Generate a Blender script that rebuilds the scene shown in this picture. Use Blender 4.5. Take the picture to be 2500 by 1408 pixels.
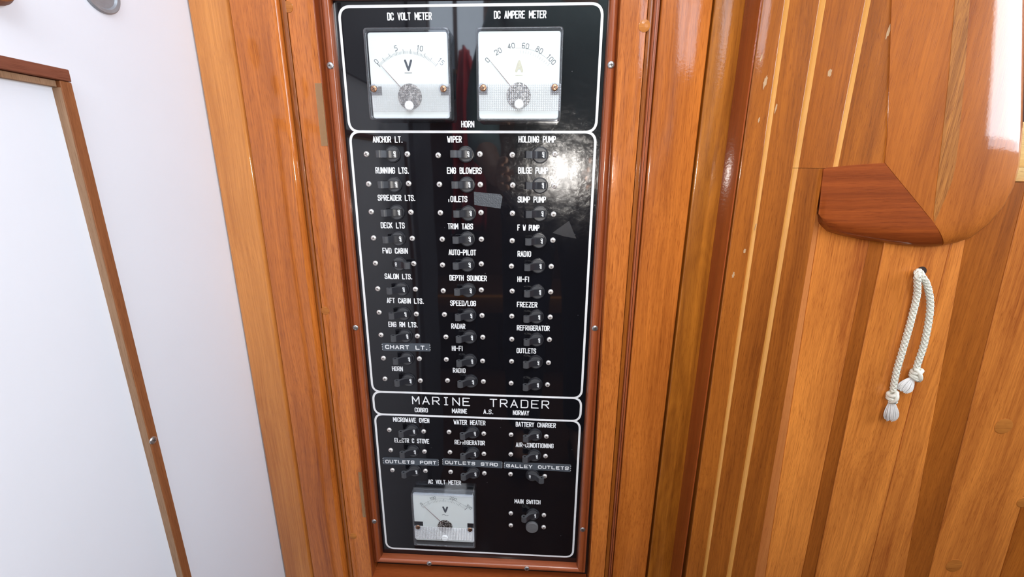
import bpy, bmesh, math, random
from mathutils import Vector, Matrix

random.seed(7)
for o in list(bpy.data.objects):
    bpy.data.objects.remove(o, do_unlink=True)
SC = bpy.context.scene
COL = SC.collection

# ------------------------------------------------------------------ camera
F = 1050.0
D0 = 0.43958
CAM = Vector((0.0, -D0, 1.0))
AX = Vector((0.99860944, 0.01973941, -0.04888298))     # world X seen in the camera (right, down, ahead)
AD = Vector((-0.00606486, 0.96411333, 0.26542176))     # world down
AY = Vector((0.052368, -0.26475621, 0.96289238))       # world Y (into the wall)
cam_data = bpy.data.cameras.new('camera')
cam_data.sensor_fit = 'HORIZONTAL'
cam_data.sensor_width = 36.0
cam_data.lens = F * 36.0 / 2500.0
cam_data.clip_start = 0.01
cam = bpy.data.objects.new('camera', cam_data)
COL.objects.link(cam)
cx_, cy_, cz_ = [Vector((AX[i], AY[i], -AD[i])) for i in range(3)]
M3 = Matrix((cx_, -cy_, -cz_)).transposed()
cam.matrix_world = Matrix.Translation(CAM) @ M3.to_4x4()
SC.camera = cam

# ------------------------------------------------------------------ world, lights, exposure
SC.view_settings.view_transform = 'Standard'
SC.view_settings.look = 'None'
SC.view_settings.gamma = 1.0
SC.view_settings.use_curve_mapping = False
SC.view_settings.exposure = 0.56
SC.cycles.use_denoising = True
SC.cycles.max_bounces = 8
SC.cycles.transparent_max_bounces = 16
SC.cycles.caustics_reflective = False
SC.cycles.caustics_refractive = False
world = bpy.data.worlds.new('world')
SC.world = world
world.use_nodes = True
world.node_tree.nodes['Background'].inputs['Color'].default_value = (0.75, 0.86, 1.0, 1)
world.node_tree.nodes['Background'].inputs['Strength'].default_value = 4.0


def area(name, loc, rot, sx, sy, power, color):
    l = bpy.data.lights.new(name, 'AREA')
    l.shape = 'RECTANGLE'; l.size = sx; l.size_y = sy; l.energy = power; l.color = color
    o = bpy.data.objects.new(name, l); COL.objects.link(o)
    o.location = loc; o.rotation_euler = rot
    return o


R90 = math.pi / 2
# daylight entering: starboard opening (right), far windows (behind); overhead ones are added fill
area('daylight_side', (1.17, -0.36, 1.38), (0, R90, 0), 0.55, 0.6, 5.0, (0.86, 0.93, 1.0))
area('overhead_fill', (0.15, -0.90, 1.88), (0, 0, 0), 0.8, 0.9, 9.5, (0.88, 0.94, 1.0))  # added soft fill under the closed ceiling, no hatch is built
area('daylight_rear', (0.76, -1.975, 1.68), (R90, 0, math.pi), 0.56, 0.34, 3.5, (0.86, 0.93, 1.0))
area('rear_overhead_fill', (0.0, -1.62, 1.88), (0, 0, 0), 0.9, 0.45, 20.0, (0.92, 0.96, 1.0))  # added fill that brightens the rear cabin mirrored in the sheet
# the phone's own lamp beside its lens
fl = bpy.data.lights.new('phone_lamp', 'POINT')
fl.energy = 2.5; fl.color = (1.0, 0.95, 0.88); fl.shadow_soft_size = 0.006
flo = bpy.data.objects.new('phone_lamp', fl); COL.objects.link(flo)
flo.location = (0.054, -0.437, 0.997)


# ------------------------------------------------------------------ pixel rays of the photograph
def ray(x, y):
    v = Vector((x - 1250.0, y - 704.0, F))
    return Vector((v.dot(AX), v.dot(AY), -v.dot(AD)))


def PY(x, y, Y=0.0):
    r = ray(x, y)
    return CAM + r * ((Y + D0) / r.y)


def PX(x, y, X):
    r = ray(x, y)
    return CAM + r * (X / r.x)


def PR(x, y, Ym):
    """the point at depth Ym (behind the camera) that is mirrored at this pixel"""
    r = ray(x, y); t = (D0 - Ym) / r.y; p = CAM + r * t
    return Vector((p.x, Ym, p.z))



# ------------------------------------------------------------------ helpers
def empty(name, loc=(0, 0, 0), parent=None):
    o = bpy.data.objects.new(name, None); COL.objects.link(o)
    o.empty_display_size = 0.01
    o.location = loc
    if parent: o.parent = parent
    return o


def tag(o, label=None, cat=None, group=None, kind=None):
    if label: o['label'] = label
    if cat: o['category'] = cat
    if group: o['group'] = group
    if kind: o['kind'] = kind
    return o


def obj(name, me, parent=None, mats=None, loc=None):
    if isinstance(me, bmesh.types.BMesh):
        m = bpy.data.meshes.new(name); me.to_mesh(m); me.free(); me = m
    if mats:
        for m in (mats if isinstance(mats, (list, tuple)) else [mats]):
            me.materials.append(m)
    o = bpy.data.objects.new(name, me); COL.objects.link(o)
    if parent: o.parent = parent
    if loc is not None: o.location = loc
    return o


def smooth(me, ang=40):
    for p in me.polygons: p.use_smooth = True
    try:
        me.set_sharp_from_angle(angle=math.radians(ang))
    except Exception:
        pass
    return me


def mesh_of(bm, name, ang=None):
    m = bpy.data.meshes.new(name); bm.to_mesh(m); bm.free()
    if ang: smooth(m, ang)
    return m


def add_box(bm, x0, x1, y0, y1, z0, z1, bev=0.0, seg=2, mat=0):
    vs = [bm.verts.new((x, y, z)) for x in (x0, x1) for y in (y0, y1) for z in (z0, z1)]
    idx = [(0, 1, 3, 2), (4, 6, 7, 5), (0, 4, 5, 1), (2, 3, 7, 6), (0, 2, 6, 4), (1, 5, 7, 3)]
    fs = [bm.faces.new([vs[i] for i in f]) for f in idx]
    for f in fs: f.material_index = mat
    if bev > 0:
        es = list({e for f in fs for e in f.edges})
        bmesh.ops.bevel(bm, geom=es, offset=bev, segments=seg, affect='EDGES', profile=0.5)
    return fs


def box_mesh(name, x0, x1, y0, y1, z0, z1, bev=0.0, seg=2):
    bm = bmesh.new(); add_box(bm, x0, x1, y0, y1, z0, z1, bev, seg)
    bmesh.ops.recalc_face_normals(bm, faces=bm.faces[:])
    return mesh_of(bm, name, 40 if bev else None)


def prism(bm, pts, vec, mat=0):
    """polygon pts (3D) extruded by vec"""
    a = [bm.verts.new(p) for p in pts]
    b = [bm.verts.new(Vector(p) + Vector(vec)) for p in pts]
    n = len(a)
    fs = [bm.faces.new(a), bm.faces.new(b[::-1])]
    for i in range(n):
        fs.append(bm.faces.new((a[i], b[i], b[(i + 1) % n], a[(i + 1) % n])))
    for f in fs: f.material_index = mat
    return fs


def add_lathe(bm, prof, n=24, mat=0, cx=0, cz=0, close=True):
    """prof: list of (r, out) -> rotated about the axis pointing out of the wall (-Y)"""
    rings = []
    for r, h in prof:
        if r < 1e-7:
            rings.append([bm.verts.new((cx, -h, cz))])
        else:
            rings.append([bm.verts.new((cx + r * math.cos(2 * math.pi * i / n), -h, cz + r * math.sin(2 * math.pi * i / n))) for i in range(n)])
    fs = []
    for a, b in zip(rings, rings[1:]):
        for i in range(n):
            j = (i + 1) % n
            if len(a) == 1 and len(b) == 1: continue
            if len(a) == 1: fs.append(bm.faces.new((a[0], b[j], b[i])))
            elif len(b) == 1: fs.append(bm.faces.new((a[i], a[j], b[0])))
            else: fs.append(bm.faces.new((a[i], a[j], b[j], b[i])))
    for f in fs: f.material_index = mat
    return fs


# ------------------------------------------------------------------ materials
def new_mat(name):
    m = bpy.data.materials.new(name); m.use_nodes = True
    nt = m.node_tree
    return m, nt, nt.nodes['Principled BSDF']


def N(nt, typ, **kw):
    n = nt.nodes.new(typ)
    for k, v in kw.items(): setattr(n, k, v)
    return n


def plain(name, col, rough=0.5, metal=0.0, coat=0.0, spec=None, bump=0.0, bscale=400):
    m, nt, p = new_mat(name)
    p.inputs['Base Color'].default_value = (*col, 1)
    p.inputs['Roughness'].default_value = rough
    p.inputs['Metallic'].default_value = metal
    p.inputs['Coat Weight'].default_value = coat
    if spec is not None: p.inputs['Specular IOR Level'].default_value = spec
    tc = N(nt, 'ShaderNodeTexCoord'); nz = N(nt, 'ShaderNodeTexNoise')
    nz.inputs['Scale'].default_value = bscale; nz.inputs['Detail'].default_value = 4
    nt.links.new(tc.outputs['Object'], nz.inputs['Vector'])
    mr = N(nt, 'ShaderNodeMapRange')
    mr.inputs['To Min'].default_value = 0.8; mr.inputs['To Max'].default_value = 1.15
    nt.links.new(nz.outputs['Fac'], mr.inputs['Value'])
    hs = N(nt, 'ShaderNodeHueSaturation'); hs.inputs['Color'].default_value = (*col, 1)
    nt.links.new(mr.outputs['Result'], hs.inputs['Value'])
    nt.links.new(hs.outputs['Color'], p.inputs['Base Color'])
    if bump:
        b = N(nt, 'ShaderNodeBump'); b.inputs['Strength'].default_value = bump; b.inputs['Distance'].default_value = 0.0005
        nt.links.new(nz.outputs['Fac'], b.inputs['Height']); nt.links.new(b.outputs['Normal'], p.inputs['Normal'])
    return m


def wood(name, dark, light, axis='z', band=55, coat=1.0, crough=0.09, pore=0.55, figure=0.0, peel=0.25, bold=0.25, streak=1.0):
    m, nt, p = new_mat(name)
    L = nt.links.new
    tc = N(nt, 'ShaderNodeTexCoord'); oi = N(nt, 'ShaderNodeObjectInfo')
    ml = N(nt, 'ShaderNodeMath', operation='MULTIPLY'); ml.inputs[1].default_value = 23.0
    L(oi.outputs['Random'], ml.inputs[0])
    ad = N(nt, 'ShaderNodeVectorMath', operation='ADD'); L(tc.outputs['Object'], ad.inputs[0]); L(ml.outputs[0], ad.inputs[1])
    # gentle warp so that the grain wanders
    wn = N(nt, 'ShaderNodeTexNoise'); wn.inputs['Scale'].default_value = 6; wn.inputs['Detail'].default_value = 1
    L(ad.outputs[0], wn.inputs['Vector'])
    ws = N(nt, 'ShaderNodeVectorMath', operation='SCALE'); ws.inputs['Scale'].default_value = 0.012
    L(wn.outputs['Color'], ws.inputs[0])
    aw = N(nt, 'ShaderNodeVectorMath', operation='ADD'); L(ad.outputs[0], aw.inputs[0]); L(ws.outputs[0], aw.inputs[1])

    def noise(across, along, detail, dist=0.0):
        mp = N(nt, 'ShaderNodeMapping')
        s = [across, across, across]; s['xyz'.index(axis)] = along
        mp.inputs['Scale'].default_value = s
        L(aw.outputs[0], mp.inputs['Vector'])
        nz = N(nt, 'ShaderNodeTexNoise'); nz.inputs['Scale'].default_value = 1; nz.inputs['Detail'].default_value = detail
        nz.inputs['Distortion'].default_value = dist
        L(mp.outputs[0], nz.inputs['Vector'])
        return nz.outputs['Fac']

    def rng(v, a, b, c=0.0, d=1.0):
        r = N(nt, 'ShaderNodeMapRange'); r.inputs['From Min'].default_value = a; r.inputs['From Max'].default_value = b
        r.inputs['To Min'].default_value = c; r.inputs['To Max'].default_value = d
        L(v, r.inputs['Value']); return r.outputs['Result']

    def math2(op, a, b):
        k = N(nt, 'ShaderNodeMath', operation=op)
        for i, v in enumerate((a, b)):
            if isinstance(v, (int, float)): k.inputs[i].default_value = v
            else: L(v, k.inputs[i])
        return k.outputs[0]

    n1 = rng(noise(band, 2.2, 3, 0.3 + figure * 2), 0.3, 0.7)
    n2 = rng(noise(620, 7, 4), 0.3, 0.7)
    n3 = rng(noise(14, 3.5, 2), 0.3, 0.7)
    if figure:
        rg = math2('SINE', math2('MULTIPLY', noise(22, 5, 2, 0.4), 60.0), 0.0)
        n2 = math2('ADD', math2('MULTIPLY', n2, 1 - 0.35 * figure), math2('MULTIPLY', rng(rg, -1, 1), 0.35 * figure))
    f = math2('ADD', math2('MULTIPLY', n1, 0.70 - bold), math2('ADD', math2('MULTIPLY', n2, 0.30 * streak), math2('MULTIPLY', n3, bold)))
    mix = N(nt, 'ShaderNodeMix', data_type='RGBA')
    mix.inputs[6].default_value = (*dark, 1); mix.inputs[7].default_value = (*light, 1)
    L(f, mix.inputs[0])
    po = rng(noise(2400, 75, 2), 0.52, 0.72)
    mul = N(nt, 'ShaderNodeMix', data_type='RGBA', blend_type='MULTIPLY')
    L(math2('MULTIPLY', po, pore), mul.inputs[0]); L(mix.outputs[2], mul.inputs[6])
    mul.inputs[7].default_value = (0.42, 0.28, 0.18, 1)
    L(mul.outputs[2], p.inputs['Base Color'])
    p.inputs['Roughness'].default_value = 0.5
    p.inputs['Specular IOR Level'].default_value = 0.12
    p.inputs['Coat Weight'].default_value = coat
    p.inputs['Coat Roughness'].default_value = crough
    pn = N(nt, 'ShaderNodeTexNoise'); pn.inputs['Scale'].default_value = 420; pn.inputs['Detail'].default_value = 3
    L(tc.outputs['Object'], pn.inputs['Vector'])
    hh = math2('ADD', math2('MULTIPLY', pn.outputs['Fac'], peel), math2('MULTIPLY', po, -0.25))
    b = N(nt, 'ShaderNodeBump'); b.inputs['Strength'].default_value = 0.35; b.inputs['Distance'].default_value = 0.0004
    L(hh, b.inputs['Height'])
    L(b.outputs['Normal'], p.inputs['Normal'])
    b3_ = N(nt, 'ShaderNodeBump'); b3_.inputs['Strength'].default_value = 0.35; b3_.inputs['Distance'].default_value = 0.0004
    L(math2('MULTIPLY', pn.outputs['Fac'], peel), b3_.inputs['Height']); L(b3_.outputs['Normal'], p.inputs['Coat Normal'])
    return m


W_LIGHT = wood('wood_honey', (0.32, 0.088, 0.012), (0.74, 0.30, 0.072), band=40, pore=0.25)
W_MID = wood('wood_teak', (0.20, 0.038, 0.004), (0.72, 0.220, 0.034), band=45, pore=0.6)
W_ORANGE = wood('wood_mahogany_orange', (0.26, 0.056, 0.007), (0.72, 0.228, 0.042), band=60, pore=0.9)
W_RED = wood('wood_reddish', (0.19, 0.037, 0.008), (0.34, 0.075, 0.016), band=60, pore=0.5)
W_REDX = wood('wood_reddish_level', (0.22, 0.045, 0.010), (0.38, 0.09, 0.022), axis='x', band=60, pore=0.5)
W_RMOULD = wood('wood_moulding', (0.20, 0.042, 0.012), (0.42, 0.11, 0.035), band=60, pore=0.35, crough=0.2)
W_RMOULDX = wood('wood_moulding_level', (0.26, 0.060, 0.022), (0.42, 0.115, 0.045), axis='x', band=60, pore=0.35, crough=0.25)
W_BURL = wood('wood_figured', (0.17, 0.044, 0.004), (0.58, 0.20, 0.020), band=60, figure=1.0, pore=0.5, crough=0.14, peel=0.5)
W_BROWN = wood('wood_brown', (0.16, 0.038, 0.005), (0.46, 0.14, 0.018), band=70, pore=0.6)
W_TAN = wood('wood_tan', (0.22, 0.040, 0.006), (0.92, 0.325, 0.058), band=30, pore=0.6, figure=0.35, crough=0.25, bold=0.35)
W_PINK = wood('wood_pinkish_edge', (0.42, 0.13, 0.03), (0.62, 0.23, 0.065), band=60, pore=0.3, crough=0.25)
W_TANX = wood('wood_tan_level', (0.42, 0.13, 0.02), (0.66, 0.25, 0.05), axis='x', band=26)
W_DARKSTREAK = wood('wood_dark_streaked', (0.15, 0.034, 0.005), (0.52, 0.155, 0.020), band=26, figure=0.4)
W_POST = wood('wood_post', (0.20, 0.044, 0.006), (0.56, 0.170, 0.025), band=26, figure=0.25, crough=0.06, peel=0.1, pore=0.5)
W_BLOCK = wood('wood_block', (0.12, 0.020, 0.004), (0.36, 0.080, 0.014), axis='x', band=90, figure=0.5, pore=0.5, crough=0.1)
W_AMBER_LIT = wood('wood_amber_lit_edge', (0.62, 0.27, 0.05), (0.85, 0.45, 0.12), band=60, pore=0.2, crough=0.15)  # amber wood; the flash highlight on the chamfers is in this colour
W_PALE = wood('wood_pale', (0.55, 0.34, 0.12), (0.75, 0.54, 0.25), axis='x', band=60, coat=0.2)
W_TRIM = wood('wood_grey_brown', (0.15, 0.050, 0.018), (0.30, 0.115, 0.045), band=90, coat=0.1, crough=0.4, pore=0.5)
W_TRIMY = wood('wood_mauve_brown', (0.11, 0.036, 0.022), (0.22, 0.075, 0.042), axis='y', band=90, coat=0.1, crough=0.4, pore=0.5)
W_TRIMG = wood('wood_bare_edge', (0.24, 0.135, 0.075), (0.38, 0.24, 0.15), band=90, coat=0.0, pore=0.5)
W_PLUG = wood('wood_plug', (0.30, 0.09, 0.015), (0.60, 0.225, 0.045), axis='x', band=120, coat=0.4)
W_CABIN = wood('wood_cabin_dark', (0.04, 0.014, 0.006), (0.10, 0.034, 0.012), band=30, coat=0.2)
W_CABINX = wood('wood_cabin_edge', (0.30, 0.11, 0.02), (0.45, 0.18, 0.04), axis='x', band=30, coat=0.2)

WHITE_WALL = plain('white_laminate', (0.70, 0.735, 0.805), 0.45, bscale=12)
nt = WHITE_WALL.node_tree
for n in nt.nodes:
    if n.type == 'MAP_RANGE': n.inputs['To Min'].default_value = 0.97; n.inputs['To Max'].default_value = 1.02
BACKING = plain('dark_gap', (0.025, 0.008, 0.004), 0.8)
PAINT = plain('white_print', (0.86, 0.88, 0.90), 0.5, bscale=60)
BLACKPL = plain('black_plastic', (0.020, 0.021, 0.026), 0.32, bscale=900, bump=0.1)
GREYPL = plain('dark_grey_plastic', (0.062, 0.064, 0.070), 0.4, bscale=900, bump=0.15)
CHROME = plain('nickel', (0.82, 0.79, 0.77), 0.3, metal=0.45, bscale=600)
CHROME_D = plain('screw_recess', (0.10, 0.08, 0.07), 0.5, metal=0.6)
BRASS = plain('bronze_screw', (0.42, 0.24, 0.15), 0.35, metal=1.0, bscale=600)
TAPE_D = plain('label_tape_grey', (0.075, 0.088, 0.105), 0.35, bscale=500, bump=0.1)
DIAL = plain('dial_white', (0.70, 0.75, 0.75), 0.6, bscale=20)
DIAL.node_tree.nodes['Map Range'].inputs['To Min'].default_value = 0.98
KNOBW = plain('adjuster_white', (0.80, 0.83, 0.84), 0.5)
INK = plain('dial_ink', (0.07, 0.08, 0.10), 0.6)
INK_PALE = plain('dial_ink_pale', (0.36, 0.39, 0.38), 0.6)
CREAM = plain('dial_cream', (0.58, 0.57, 0.46), 0.6)
NEEDLE = plain('needle', (0.20, 0.12, 0.12), 0.4)
ROPE = plain('cord_white', (0.70, 0.69, 0.60), 0.6, bscale=900, bump=0.2)
FIBRE = plain('frayed_fibre', (0.72, 0.70, 0.68), 0.45)
ALU = plain('aluminium_tape', (0.070, 0.078, 0.090), 0.38, metal=0.3, bscale=900, bump=1.0)


def panel_mat():
    m, nt, p = new_mat('black_acrylic'); L = nt.links.new
    tc = N(nt, 'ShaderNodeTexCoord')
    p.inputs['Base Color'].default_value = (0.006, 0.006, 0.008, 1)
    p.inputs['IOR'].default_value = 1.6
    # fine haze of scuffs, patchy
    n1 = N(nt, 'ShaderNodeTexNoise'); n1.inputs['Scale'].default_value = 45; n1.inputs['Detail'].default_value = 5; n1.inputs['Roughness'].default_value = 0.7
    L(tc.outputs['Object'], n1.inputs['Vector'])
    r1 = N(nt, 'ShaderNodeMapRange'); r1.inputs['From Min'].default_value = 0.35; r1.inputs['From Max'].default_value = 0.62
    r1.inputs['To Min'].default_value = 0.25; r1.inputs['To Max'].default_value = 1.0
    L(n1.outputs['Fac'], r1.inputs['Value'])
    p.inputs['Roughness'].default_value = 0.03
    # hands have smeared the sheet mostly around the pump switches, upper right
    sp_ = N(nt, 'ShaderNodeVectorMath', operation='DISTANCE'); sp_.inputs[1].default_value = (0.045, 0.0, 1.0)
    L(tc.outputs['Object'], sp_.inputs[0])
    sm = N(nt, 'ShaderNodeMapRange', interpolation_type='SMOOTHSTEP'); sm.inputs['From Min'].default_value = 0.05; sm.inputs['From Max'].default_value = 0.115
    sm.inputs['To Min'].default_value = 1.0; sm.inputs['To Max'].default_value = 0.10
    L(sp_.outputs['Value'], sm.inputs['Value'])
    hz = N(nt, 'ShaderNodeMath', operation='MULTIPLY'); L(r1.outputs['Result'], hz.inputs[0]); L(sm.outputs['Result'], hz.inputs[1])
    p2 = N(nt, 'ShaderNodeBsdfPrincipled')
    p2.inputs['Base Color'].default_value = (0.006, 0.006, 0.008, 1)
    p2.inputs['Roughness'].default_value = 0.155
    n2 = N(nt, 'ShaderNodeTexNoise'); n2.inputs['Scale'].default_value = 1500; n2.inputs['Distortion'].default_value = 1.0
    nw = N(nt, 'ShaderNodeTexNoise'); nw.inputs['Scale'].default_value = 90
    L(tc.outputs['Object'], nw.inputs['Vector'])
    sc = N(nt, 'ShaderNodeVectorMath', operation='SCALE'); sc.inputs['Scale'].default_value = 0.02; L(nw.outputs['Color'], sc.inputs[0])
    ad = N(nt, 'ShaderNodeVectorMath', operation='ADD'); L(tc.outputs['Object'], ad.inputs[0]); L(sc.outputs[0], ad.inputs[1])
    L(ad.outputs[0], n2.inputs['Vector'])
    b = N(nt, 'ShaderNodeBump'); b.inputs['Strength'].default_value = 0.16; b.inputs['Distance'].default_value = 0.0002
    L(n2.outputs['Fac'], b.inputs['Height']); L(b.outputs['Normal'], p2.inputs['Normal'])
    mx = N(nt, 'ShaderNodeMixShader'); L(hz.outputs[0], mx.inputs[0]); L(p.outputs[0], mx.inputs[1]); L(p2.outputs[0], mx.inputs[2])
    L(mx.outputs[0], nt.nodes['Material Output'].inputs['Surface'])
    # slow waviness of the sheet
    nv = N(nt, 'ShaderNodeTexNoise'); nv.inputs['Scale'].default_value = 14; nv.inputs['Detail'].default_value = 0
    L(tc.outputs['Object'], nv.inputs['Vector'])
    b2 = N(nt, 'ShaderNodeBump'); b2.inputs['Strength'].default_value = 0.12; b2.inputs['Distance'].default_value = 0.002
    L(nv.outputs['Fac'], b2.inputs['Height']); L(b2.outputs['Normal'], p.inputs['Normal'])
    # dust specks: pale, sparse
    vs = N(nt, 'ShaderNodeTexVoronoi'); vs.inputs['Scale'].default_value = 120; L(tc.outputs['Object'], vs.inputs['Vector'])
    st = N(nt, 'ShaderNodeMath', operation='LESS_THAN'); st.inputs[1].default_value = 0.035; L(vs.outputs['Distance'], st.inputs[0])
    gm = N(nt, 'ShaderNodeMath', operation='MULTIPLY'); L(st.outputs[0], gm.inputs[0])
    sp = N(nt, 'ShaderNodeSeparateColor'); L(vs.outputs['Color'], sp.inputs[0])
    g2 = N(nt, 'ShaderNodeMath', operation='GREATER_THAN'); g2.inputs[1].default_value = 0.8; L(sp.outputs[0], g2.inputs[0]); L(g2.outputs[0], gm.inputs[1])
    mc = N(nt, 'ShaderNodeMix', data_type='RGBA'); L(gm.outputs[0], mc.inputs[0])
    mc.inputs[6].default_value = (0.006, 0.006, 0.008, 1); mc.inputs[7].default_value = (0.25, 0.25, 0.27, 1)
    L(mc.outputs[2], p.inputs['Base Color'])
    return m


def clear_mat(name, tint, milky=0.0, rough=0.03, gl=0.06, white=(0.8, 0.83, 0.86)):
    """clear moulded plastic: lets light through, mirrors at its faces, a little milky"""
    m = bpy.data.materials.new(name); m.use_nodes = True; nt = m.node_tree
    nt.nodes.remove(nt.nodes['Principled BSDF']); L = nt.links.new
    t = N(nt, 'ShaderNodeBsdfTransparent'); t.inputs[0].default_value = (*tint, 1)
    g = N(nt, 'ShaderNodeBsdfGlossy'); g.inputs['Roughness'].default_value = rough; g.inputs[0].default_value = (1, 1, 1, 1)
    d = N(nt, 'ShaderNodeBsdfDiffuse'); d.inputs[0].default_value = (*white, 1)
    fr = N(nt, 'ShaderNodeFresnel'); ge = N(nt, 'ShaderNodeNewGeometry')
    io = N(nt, 'ShaderNodeMapRange'); io.inputs['To Min'].default_value = 1.49; io.inputs['To Max'].default_value = 1 / 1.49
    L(ge.outputs['Backfacing'], io.inputs['Value']); L(io.outputs['Result'], fr.inputs[0])
    a = N(nt, 'ShaderNodeMixShader'); a.inputs[0].default_value = milky; L(t.outputs[0], a.inputs[1]); L(d.outputs[0], a.inputs[2])
    b = N(nt, 'ShaderNodeMixShader'); L(fr.outputs[0], b.inputs[0]); L(a.outputs[0], b.inputs[1]); L(g.outputs[0], b.inputs[2])
    L(b.outputs[0], nt.nodes['Material Output'].inputs['Surface'])
    return m


ACRYLIC = panel_mat()
CLEAR = clear_mat('clear_cover', (0.985, 0.99, 0.99))
CLEAR_SIDE = clear_mat('clear_cover_side', (0.86, 0.88, 0.92), milky=0.06, rough=0.06)
CLEAR_RIM = clear_mat('clear_rim', (0.90, 0.91, 0.94), milky=0.06, rough=0.05)
CLEAR_BAND = clear_mat('ribbed_clear', (0.97, 0.97, 0.97), milky=0.30, rough=0.12, white=(0.60, 0.60, 0.62))
CLEAR_BAND2 = clear_mat('ribbed_clear_scratched', (0.90, 0.90, 0.91), milky=0.34, rough=0.2, white=(0.72, 0.72, 0.75))
TAPE_CLEAR = clear_mat('aged_clear_tape', (0.92, 0.88, 0.8), milky=0.30, rough=0.3, white=(0.46, 0.30, 0.14))
SHEER_GREY = clear_mat('sheer_grey', (0.9, 0.9, 0.9), milky=0.02, rough=0.5, white=(0.6, 0.6, 0.65))
SHEER_GREY.node_tree.nodes['Glossy BSDF'].inputs[0].default_value = (0.3, 0.3, 0.32, 1)

# ================================================================== THE SETTING
XL = PY(577.6, 704, -0.022).x - 0.001          # plane of the white wall on the left
XR, YF, ZC = 1.2, -2.0, 1.9


def wallbox(name, x0, x1, y0, y1, z0, z1, mat, parent=None):
    o = obj(name, box_mesh(name, x0, x1, y0, y1, z0, z1), parent, mat)
    if parent is None: tag(o, kind='structure')
    return o


XW = -1.0                                       # the cabin widens behind the end of the white wall
YW = -0.84
floor = wallbox('floor', XW - 0.05, XR + 0.05, YF - 0.05, 0.3, -0.03, 0.0, W_CABIN)
ceiling = wallbox('ceiling', XW - 0.05, XR + 0.05, YF - 0.05, 0.3, ZC, ZC + 0.03, WHITE_WALL)
wall_left = wallbox('wall_left', XL - 0.03, XL, YW, 0.3, 0, ZC, WHITE_WALL)
WALL_DIM = plain('dimmed_wall', (0.20, 0.21, 0.24), 0.6, bscale=12)  # dimness of the unseen white wall put into a grey colour
wallbox('panel', XL, XL + 0.012, YW, -0.66, 0, ZC, WALL_DIM, wall_left)  # added thin cover so the sheet mirrors a darker wall
wallbox('panel', XL, XL + 0.006, -0.658, -0.30, 1.15, ZC, WALL_DIM, wall_left)
wallbox('panel', XW - 0.03, XL - 0.03, YW - 0.001, YW + 0.02, 0, ZC, W_CABIN, wall_left)
wallbox('panel', XW - 0.03, XW, YF, YW - 0.002, 0, ZC, W_CABIN, wall_left)
# rear wall with two windows, right wall with an opening
ZWIN = 1.50
WIN = ((-0.56, -0.28), (0.47, 1.05))
wf = wallbox('wall_front', XW, XR, YF - 0.04, YF, 0, ZWIN, W_CABIN)
wallbox('panel', XW, XR, YF - 0.04, YF, 1.86, ZC, W_CABIN, wf)
for a, b in ((XW, -0.56), (-0.28, 0.47), (1.05, XR)):
    if b > a: wallbox('panel', a, b, YF - 0.04, YF, ZWIN, 1.86, W_CABIN, wf)
wr = wallbox('wall_right', XR, XR + 0.04, YF, 0.3, 0, 1.08, W_CABIN)
wallbox('panel', XR, XR + 0.04, YF, 0.3, 1.68, ZC, W_CABIN, wr)
wallbox('panel', XR, XR + 0.04, YF, -0.68, 1.08, 1.68, W_CABIN, wr)
wallbox('panel', XR, XR + 0.04, -0.04, 0.3, 1.08, 1.68, W_CABIN, wr)

# back wall: dark backing, the boards are its parts
wb = wallbox('wall_back', XL, PY(2470, 445, -0.02).x, 0.007, 0.04, 0, ZC, BACKING)
XO = PY(2462, 445, -0.02).x                      # left side of the opening at the far right
wallbox('backing', XO, XR, 0.007, 0.04, 0, 0.985, BACKING, wb)
wallbox('recess', XO, XR, 0.29, 0.30, 0.95, ZC, BACKING, wb)


def plank(x0, x1, yf, z0, z1, mat, yb=0.006, rl=0.001, rr=0.001, name='plank', parent=None, cham=0.0, crown=0.0):
    """board with front corners rounded (rl, rr) or chamfered on the left; x0/x1 are (top, bottom) pairs at z=1.14 and .50"""
    bm = bmesh.new()
    if not isinstance(x0, tuple): x0 = (x0, x0)
    if not isinstance(x1, tuple): x1 = (x1, x1)
    rows = []
    nz = 2
    for k in range(nz):
        z = z0 + (z1 - z0) * k / (nz - 1)
        t = (z - 1.14) / (0.50 - 1.14)
        a = x0[0] + (x0[1] - x0[0]) * t; b = x1[0] + (x1[1] - x1[0]) * t
        pr = [(a, yb)]
        if cham:
            pr += [(a, yf + cham * 0.9), (a + cham, yf)]
        else:
            for i in range(6):
                th = math.pi / 2 * i / 5
                pr.append((a + rl * (1 - math.cos(th)), yf + rl * (1 - math.sin(th))))
        if crown:
            xa_, xb_ = a + rl, b - rr
            for i in range(1, 14):
                u = i / 14
                pr.append((xa_ + (xb_ - xa_) * u, yf - crown * 4 * u * (1 - u)))
        for i in range(6):
            th = math.pi / 2 * i / 5
            pr.append((b - rr * (1 - math.sin(th)), yf + rr * (1 - math.cos(th))))
        pr.append((b, yb))
        rows.append([bm.verts.new((p[0], p[1], z)) for p in pr])
    n = len(rows[0])
    for i in range(n):
        j = (i + 1) % n
        bm.faces.new((rows[0][i], rows[0][j], rows[1][j], rows[1][i]))
    bm.faces.new(rows[0][::-1]); bm.faces.new(rows[1])
    bmesh.ops.recalc_face_normals(bm, faces=bm.faces[:])
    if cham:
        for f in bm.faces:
            if f.normal.x < -0.3 and f.normal.y < -0.3: f.material_index = 1  # chamfers toward the flash take the brightened amber
        return obj(name, mesh_of(bm, name, 35), parent or wb, [mat, W_AMBER_LIT])
    return obj(name, mesh_of(bm, name, 35), parent or wb, mat)


def xs(pt, pb, Y):      # x at the top and bottom of the frame for a vertical edge seen at these pixels
    a = PY(pt, 0, Y); b = PY(pb, 1408, Y)
    s = (a.x - b.x) / (a.z - b.z)
    return (a.x + s * (1.14 - a.z), a.x + s * (0.50 - a.z))


Z0, Z1 = 0.0, ZC
zbot_ = 0.5075
G = 0.0005
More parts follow.
